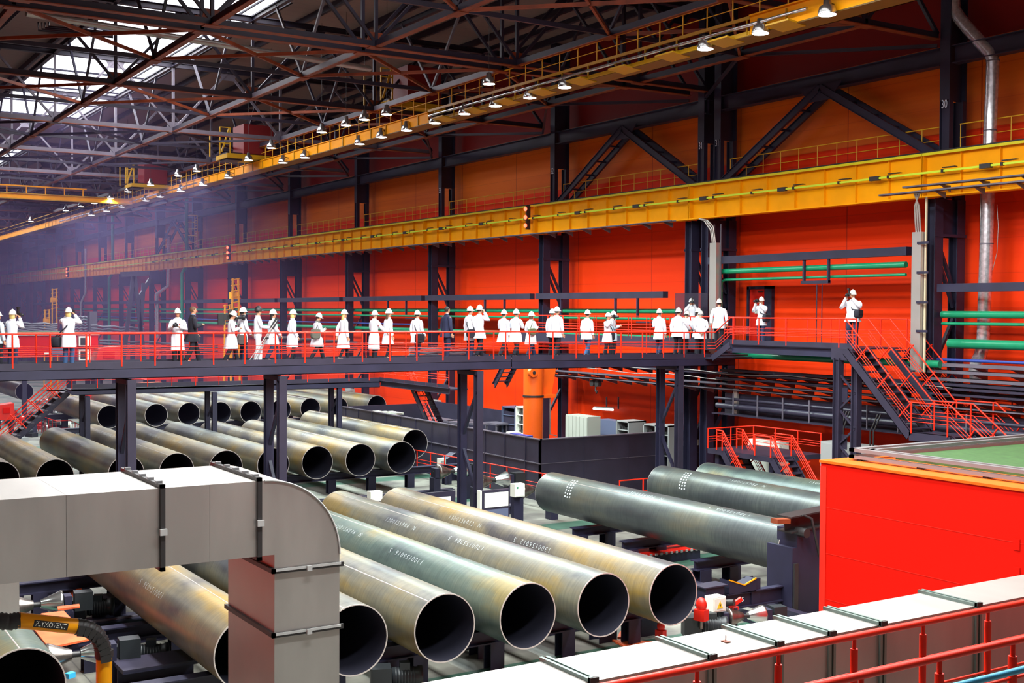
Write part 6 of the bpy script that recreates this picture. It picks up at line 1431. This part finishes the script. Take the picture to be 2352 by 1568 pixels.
def bag(pr, side, zc_, label, mt='black_cloth', w_=.34, h_=.26, d_=.13, x=-.02, strap=True, cross=True, y=.155):
    h = pr['h']; S = pr['S']; c_ = S((x, y*side, zc_)); c_.y += side*d_*.3; t, o = prop(pr, 'shoulder_bag', label, 'bag', c_, 'bags carried by the visitors')
    mb = MB(); n = 16
    def ring(yy, g): return [(c_.x + w_/2*g*(abs(math.cos(2*PI*j/n))**.6)*(1 if math.cos(2*PI*j/n) > 0 else -1), yy, c_.z + h_/2*g*(abs(math.sin(2*PI*j/n))**.6)*(1 if math.sin(2*PI*j/n) > 0 else -1)) for j in range(n)]
    mb.rings([ring(c_.y - d_/2, .86), ring(c_.y - d_*.35, 1), ring(c_.y + d_*.35, 1), ring(c_.y + d_/2, .86)]); padd(mb, 'body', mt, t, o)
    fl_ = MB().cbox((c_.x, c_.y + side*d_*.52, c_.z + h_*.18), w_*.86, .012, h_*.5); padd(fl_, 'flap', mt, t, o)
    if strap:
        sy = -side if cross else side
        p0 = Vector((c_.x - w_*.3, c_.y, c_.z + h_*.45)); p3 = Vector((c_.x + w_*.3, c_.y, c_.z + h_*.45))
        b1, tp, f1 = S((-.085, .02*side if cross else .1*side, .68)), S((-.0, .07*sy, .855)), S((.088, .02*side if cross else .1*side, .68))
        mb = MB()
        for a_, b_, c2 in ((p0, b1, tp), (tp, f1, p3)):
            mb.bar(a_, b_, .035, .012, (1, 0, 0)).bar(b_, c2, .035, .012, (1, 0, 0))
        padd(mb, 'strap', mt, t, o)
    return t
def camera_prop(pr, label, flash=True, at=None, big=False, lensr=.035):
    hd = (pr['hands'][0] + pr['hands'][1])/2 if at is None else at
    k = pr['k']; c_ = hd + Vector((.02, 0, .02)); t, o = prop(pr, 'photo_camera', label, 'camera', c_, 'cameras held by the visitors')
    padd(MB().cbox(tuple(c_), .075, .15, .105), 'camera_body', 'black', t, o)
    padd(MB().lathe(c_ + Vector((.03, 0, -.005)), (1, 0, -.05), [(0, lensr), (.10, lensr), (.105, lensr*1.2), (.16, lensr*1.2), (.165, .01)], 14), 'lens', 'black', t, o)
    padd(MB().cbox(tuple(c_ + Vector((-.01, 0, .065))), .06, .06, .035), 'viewfinder', 'black', t, o)
    if flash: padd(MB().cbox(tuple(c_ + Vector((-.015, 0, .13))), .05, .055, .11).cbox(tuple(c_ + Vector((.0, 0, .20))), .09, .07, .05), 'flash', 'black', t, o)
    return t
pe = {}
pe['a'] = person(-6, 714, 120, 'person in pale blue coat cut off by the left edge', coat='cloth_blue', arms=('hold', 'down'))
pe[1] = person(28, 711, 135, 'person at left in white coat and hard hat, photographing with back turned', arms=('camera', 'camera'), hem=.36, trousers='dark_jeans', hair='bob', hairc='hair_blond', slim=.95)
camera_prop(pe[1], 'black camera raised by the leftmost photographer')
pe[2] = person(157, 706, 150, 'man at left with back turned, white coat, jeans and a black strap across his back', arms=('camup', 'camup'), hem=.34, trousers='jeans', hair='bob', hairc='hair_blond', slim=1.05)
bag(pe[2], 1, .42, 'black soft bag hanging at the left hip of the jeans-clad photographer', w_=.36, h_=.34, d_=.2)
camera_prop(pe[2], 'black camera held up by the man in jeans at left', flash=False)
pe[3] = person(408, 708, -25, 'woman facing us in white coat and hard hat, holding a black camera', arms=('hold', 'cam_low'), hem=.27, badge=True, hairc='hair_dark', slim=.95)
camera_prop(pe[3], 'black camera held at the waist by the woman facing us', flash=False)
pe[4] = person(442, 702, 88, 'bare-headed man with brown hair in a long black suit walking right', coat='black_cloth', helmet=None, hairc='hair_brown', arms=('swingF', 'hold'), stride=.13, jacket='suit', hem=.40, slim=1.1)
pe[5] = person(531, 712, 80, 'camera operator in white coat bending his head under a shoulder video camera', arms=('shoulder', 'hold'), hem=.30, stride=.13, headdown=.35, slim=1.05)
pr = pe[5]; hc = pr['hc']; t, o = prop(pr, 'video_camera', 'big black video camera on the operator\'s shoulder', 'camera', hc + Vector((-.02, .17, .05)))
c0 = hc + Vector((-.02, .17, .05))
padd(MB().cbox(tuple(c0), .42, .14, .20).cbox(tuple(c0 + Vector((-.28, 0, -.06))), .2, .13, .34), 'camera_body', 'black', t, o)
padd(MB().lathe(c0 + Vector((.2, 0, .0)), (1, 0, 0), [(0, .06), (.16, .06), (.18, .09), (.26, .09), (.27, .02)], 14), 'lens', 'black', t, o)
padd(MB().cbox(tuple(c0 + Vector((0, 0, .2))), .1, .08, .1).bar(c0 + Vector((0, 0, .1)), c0 + Vector((0, 0, .2)), .03, .03), 'top_light', 'dark_metal', t, o)
pe[6] = person(557, 706, 95, 'person in white coat and hard hat with a brown shoulder bag, behind the camera operator', arms=('down', 'swingF'), hem=.38, hairc='hair_dark', trousers='dark_jeans', X=-36.9, badge=True)
bag(pe[6], -1, .43, 'brown leather bag on the hip of the person behind the camera operator', 'bag_brown', .32, .32, .1, x=-.09)
pe[7] = person(592, 703, 80, 'man all in white with a black hard hat carrying a tripod', helmet='black', arms=('down', 'tripod'), hem=.53, trousers='white_cloth', hairc='hair_dark', stride=.05, shoes='white_plastic')
pr = pe[7]; t, o = prop(pr, 'tripod', 'silver-legged tripod with black head carried by the man in white', 'tripod', pr['S']((.12, -.13, .60)))
A0 = pr['S']((.32, -.16, .80)); B0 = pr['S']((-.12, -.15, .03))
for k_ in (-1, 0, 1): padd(MB().tube(A0 + Vector((0, .03*k_, -.02)), B0 + Vector((.12*k_, .08*k_, .03*abs(k_))), .016, n=8), 'leg', 'tripod', t, o)
padd(MB().bar(A0 + (A0 - B0)*.02, A0 - (A0 - B0)*.22, .09, .12), 'head', 'black', t, o)
padd(MB().bar(A0*.55 + B0*.45 + Vector((-.08, 0, 0)), A0*.55 + B0*.45 + Vector((.08, 0, 0)), .05, .05), 'spreader', 'black', t, o)
pe[8] = person(626, 709, 92, 'woman with long dark hair and white hard hat walking behind the tripod', hair='long', arms=('down', 'swingF'), hem=.36, trousers='dark_jeans', stride=.14, slim=.9, X=-36.8)
pe[9] = person(672, 711, 85, 'woman with short fair hair and hard hat, hands in coat pockets', hair='bob', hairc='hair_blond', arms=('bag', 'bag'), hem=.30, tights=True, slim=.95, stride=.04)
pe[10] = person(729, 716, 92, 'person in white coat with grey scarf looking at a phone while walking', hair='scarf', arms=('hold', 'hold'), hem=.34, stride=.17, headdown=.3, badge=True)
bag(pe[10], -1, .60, 'grey handbag under the arm of the person looking at a phone', 'bag_grey', .32, .34, .14, cross=False, y=.12, x=-.11)
pr = pe[10]; t, o = prop(pr, 'mobile_phone', 'small dark phone held by the person with the grey scarf', 'phone', pr['hands'][0]); padd(MB().cbox(tuple(pr['hands'][0] + Vector((.05, -.03, .03))), .07, .05, .015), 'phone_body', 'black', t, o)
pe[11] = person(790, 710, 92, 'woman with long blond hair and white coat walking right in pale shoes', hair='long', hairc='hair_blond', arms=('swingB', 'down'), hem=.28, tights=True, stride=.12, slim=.92, shoes='beige', badge=True)
pe[12] = person(860, 713, 95, 'grey-haired man in hard hat and wide white coat standing sideways', hairc='hair_grey', arms=('hold', 'reach'), hem=.24, stride=.03, slim=1.12, badge=True)
pe[13] = person(892, 709, 92, 'woman with long brown hair, white coat and black boots', hair='long', hairc='hair_brown', arms=('down', 'down'), hem=.33, tights=True, stride=.07, slim=.9)
pe[14] = person(958, 712, 110, 'man in hard hat with a black laptop bag slung over his back', arms=('down', 'bag'), hem=.36, trousers='dark_jeans', stride=.09, slim=1.05)
bag(pe[14], -1, .46, 'large black laptop bag on the man near the middle', w_=.42, h_=.32, d_=.12, x=-.12)
pe[15] = person(1026, 704, 95, 'bare-headed man with short dark hair in a navy suit', coat='navy', helmet=None, hairc='hair_dark', trousers='navy', arms=('down', 'down'), hem=.42, jacket='suit', stride=.03)
pe[16] = person(1079, 704, 95, 'man in hard hat with a black bag, left of the phone caller', arms=('down', 'swingF'), hem=.36, trousers='dark_jeans', X=-36.9)
bag(pe[16], -1, .50, 'black camera bag on the man left of the phone caller', w_=.32, h_=.3, d_=.14, x=-.10)
pe[17] = person(1101, 700, 98, 'tall man in white coat holding a phone to his ear', arms=('down', 'phone'), hem=.40, stride=.11, slim=1.1, hairc='hair_dark')
pr = pe[17]; t, o = prop(pr, 'mobile_phone', 'black phone at the ear of the tall caller', 'phone', pr['hands'][1]); padd(MB().cbox(tuple(pr['hands'][1] + Vector((0, .015, .02))), .05, .015, .11), 'phone_body', 'black', t, o)
pe[18] = person(1157, 709, 105, 'man in hard hat and white coat, left one of the close pair striding right', arms=('fold', 'down'), hem=.36, stride=.17, X=-36.9)
pe[19] = person(1185, 709, 105, 'man with folded arms in white coat, right one of the close striding pair', arms=('fold', 'fold'), hem=.35, stride=.12, slim=1.1, badge=True)
pe[20] = person(1220, 714, 98, 'woman with brown hair carrying an olive handbag', hair='bob', hairc='hair_brown', arms=('bag', 'hold'), hem=.32, trousers='dark_jeans', stride=.14, slim=.92)
bag(pe[20], -1, .60, 'olive green handbag on the woman\'s shoulder', 'bag_olive', .34, .24, .14, cross=False, y=.12, x=-.09)
pe[21] = person(1268, 710, 100, 'person almost hidden behind the tall man, only a hard hat showing', X=-37.1, arms=('down', 'down'))
pe[22] = person(1279, 704, 100, 'tall man in long white coat right of the woman with the olive handbag', arms=('down', 'down'), hem=.42, stride=.10, slim=1.1, badge=True)
pe[23] = person(1349, 711, 100, 'man in white coat and blue jeans walking right alone', arms=('down', 'down'), hem=.40, trousers='jeans', stride=.10, slim=1.08, badge=True)
pe[24] = person(1408, 715, 60, 'person in pale blue coat behind the photographing person', coat='cloth_blue', arms=('hold', 'hold'), X=-37.1, hem=.36, hair='bob', hairc='hair_brown')
pe[25] = person(1396, 718, 20, 'person in white coat facing right and taking a picture, black bag at the side', arms=('camera', 'camera'), hem=.36, stride=.04, slim=1.05)
bag(pe[25], 1, .48, 'black bag hanging beside the photographing person', w_=.28, h_=.3, d_=.12)
camera_prop(pe[25], 'black camera at the eye of the photographing person', flash=False)
pe[26] = person(1514, 709, 110, 'man in white coat and jeans standing alone left of the right-hand group', arms=('fold', 'down'), hem=.38, trousers='dark_jeans', stride=.07)
pe[27] = person(1572, 714, 100, 'person bending forward, middle of the right-hand group', arms=('down', 'reach'), hem=.40, lean=.12, X=-37.0, headdown=.4)
pe[28] = person(1557, 707, 100, 'broad man in white coat at the left of the right-hand group', arms=('down', 'reach'), hem=.42, slim=1.18, lean=.04)
pe[29] = person(1603, 708, 80, 'person half hidden at the back of the right-hand group', X=-37.2, arms=('down', 'down'), hem=.40)
pe[30] = person(1610, 713, 150, 'grey-haired man with hands clasped behind his back', hairc='hair_grey', arms=('back', 'back'), hem=.40, slim=1.08, headdown=.25, X=-36.2)
pe[31] = person(1588, 680, -35, 'photographer standing higher by the wall, camera with flash at his face', arms=('camera', 'camera'), z=ZU, Y=33.3, hem=.38, H=1.72)
camera_prop(pe[31], 'black camera with tall flash of the photographer by the wall')
pe[32] = person(1652, 686, 130, 'man in white coat climbing the steps to the raised platform', arms=('swingB', 'down'), hem=.40, stride=.08, z=.42, Y=32.4, slim=1.1, hairc='hair_dark')
pe[33] = person(1750, 682, -80, 'photographer before the red door aiming his camera to the left', arms=('camera', 'camera'), z=ZU, Y=32.6, hem=.40, trousers='dark_jeans', slim=1.05)
bag(pe[33], 1, .56, 'black sling bag across the photographer before the door', w_=.34, h_=.30, d_=.16, x=.09, y=.15)
camera_prop(pe[33], 'black camera of the photographer before the door', flash=False)
pe[34] = person(1960, 666, -75, 'bearded photographer at the head of the stairs aiming left, navy trousers', arms=('camera', 'camera'), z=ZU, Y=31.95, hem=.46, trousers='navy', slim=1.22, hairc='hair_brown')
bag(pe[34], 1, .60, 'black camera bag on the hip of the photographer at the stairs', w_=.38, h_=.30, d_=.18, x=.13, y=.115)
camera_prop(pe[34], 'black camera with raised flash of the photographer at the stairs')
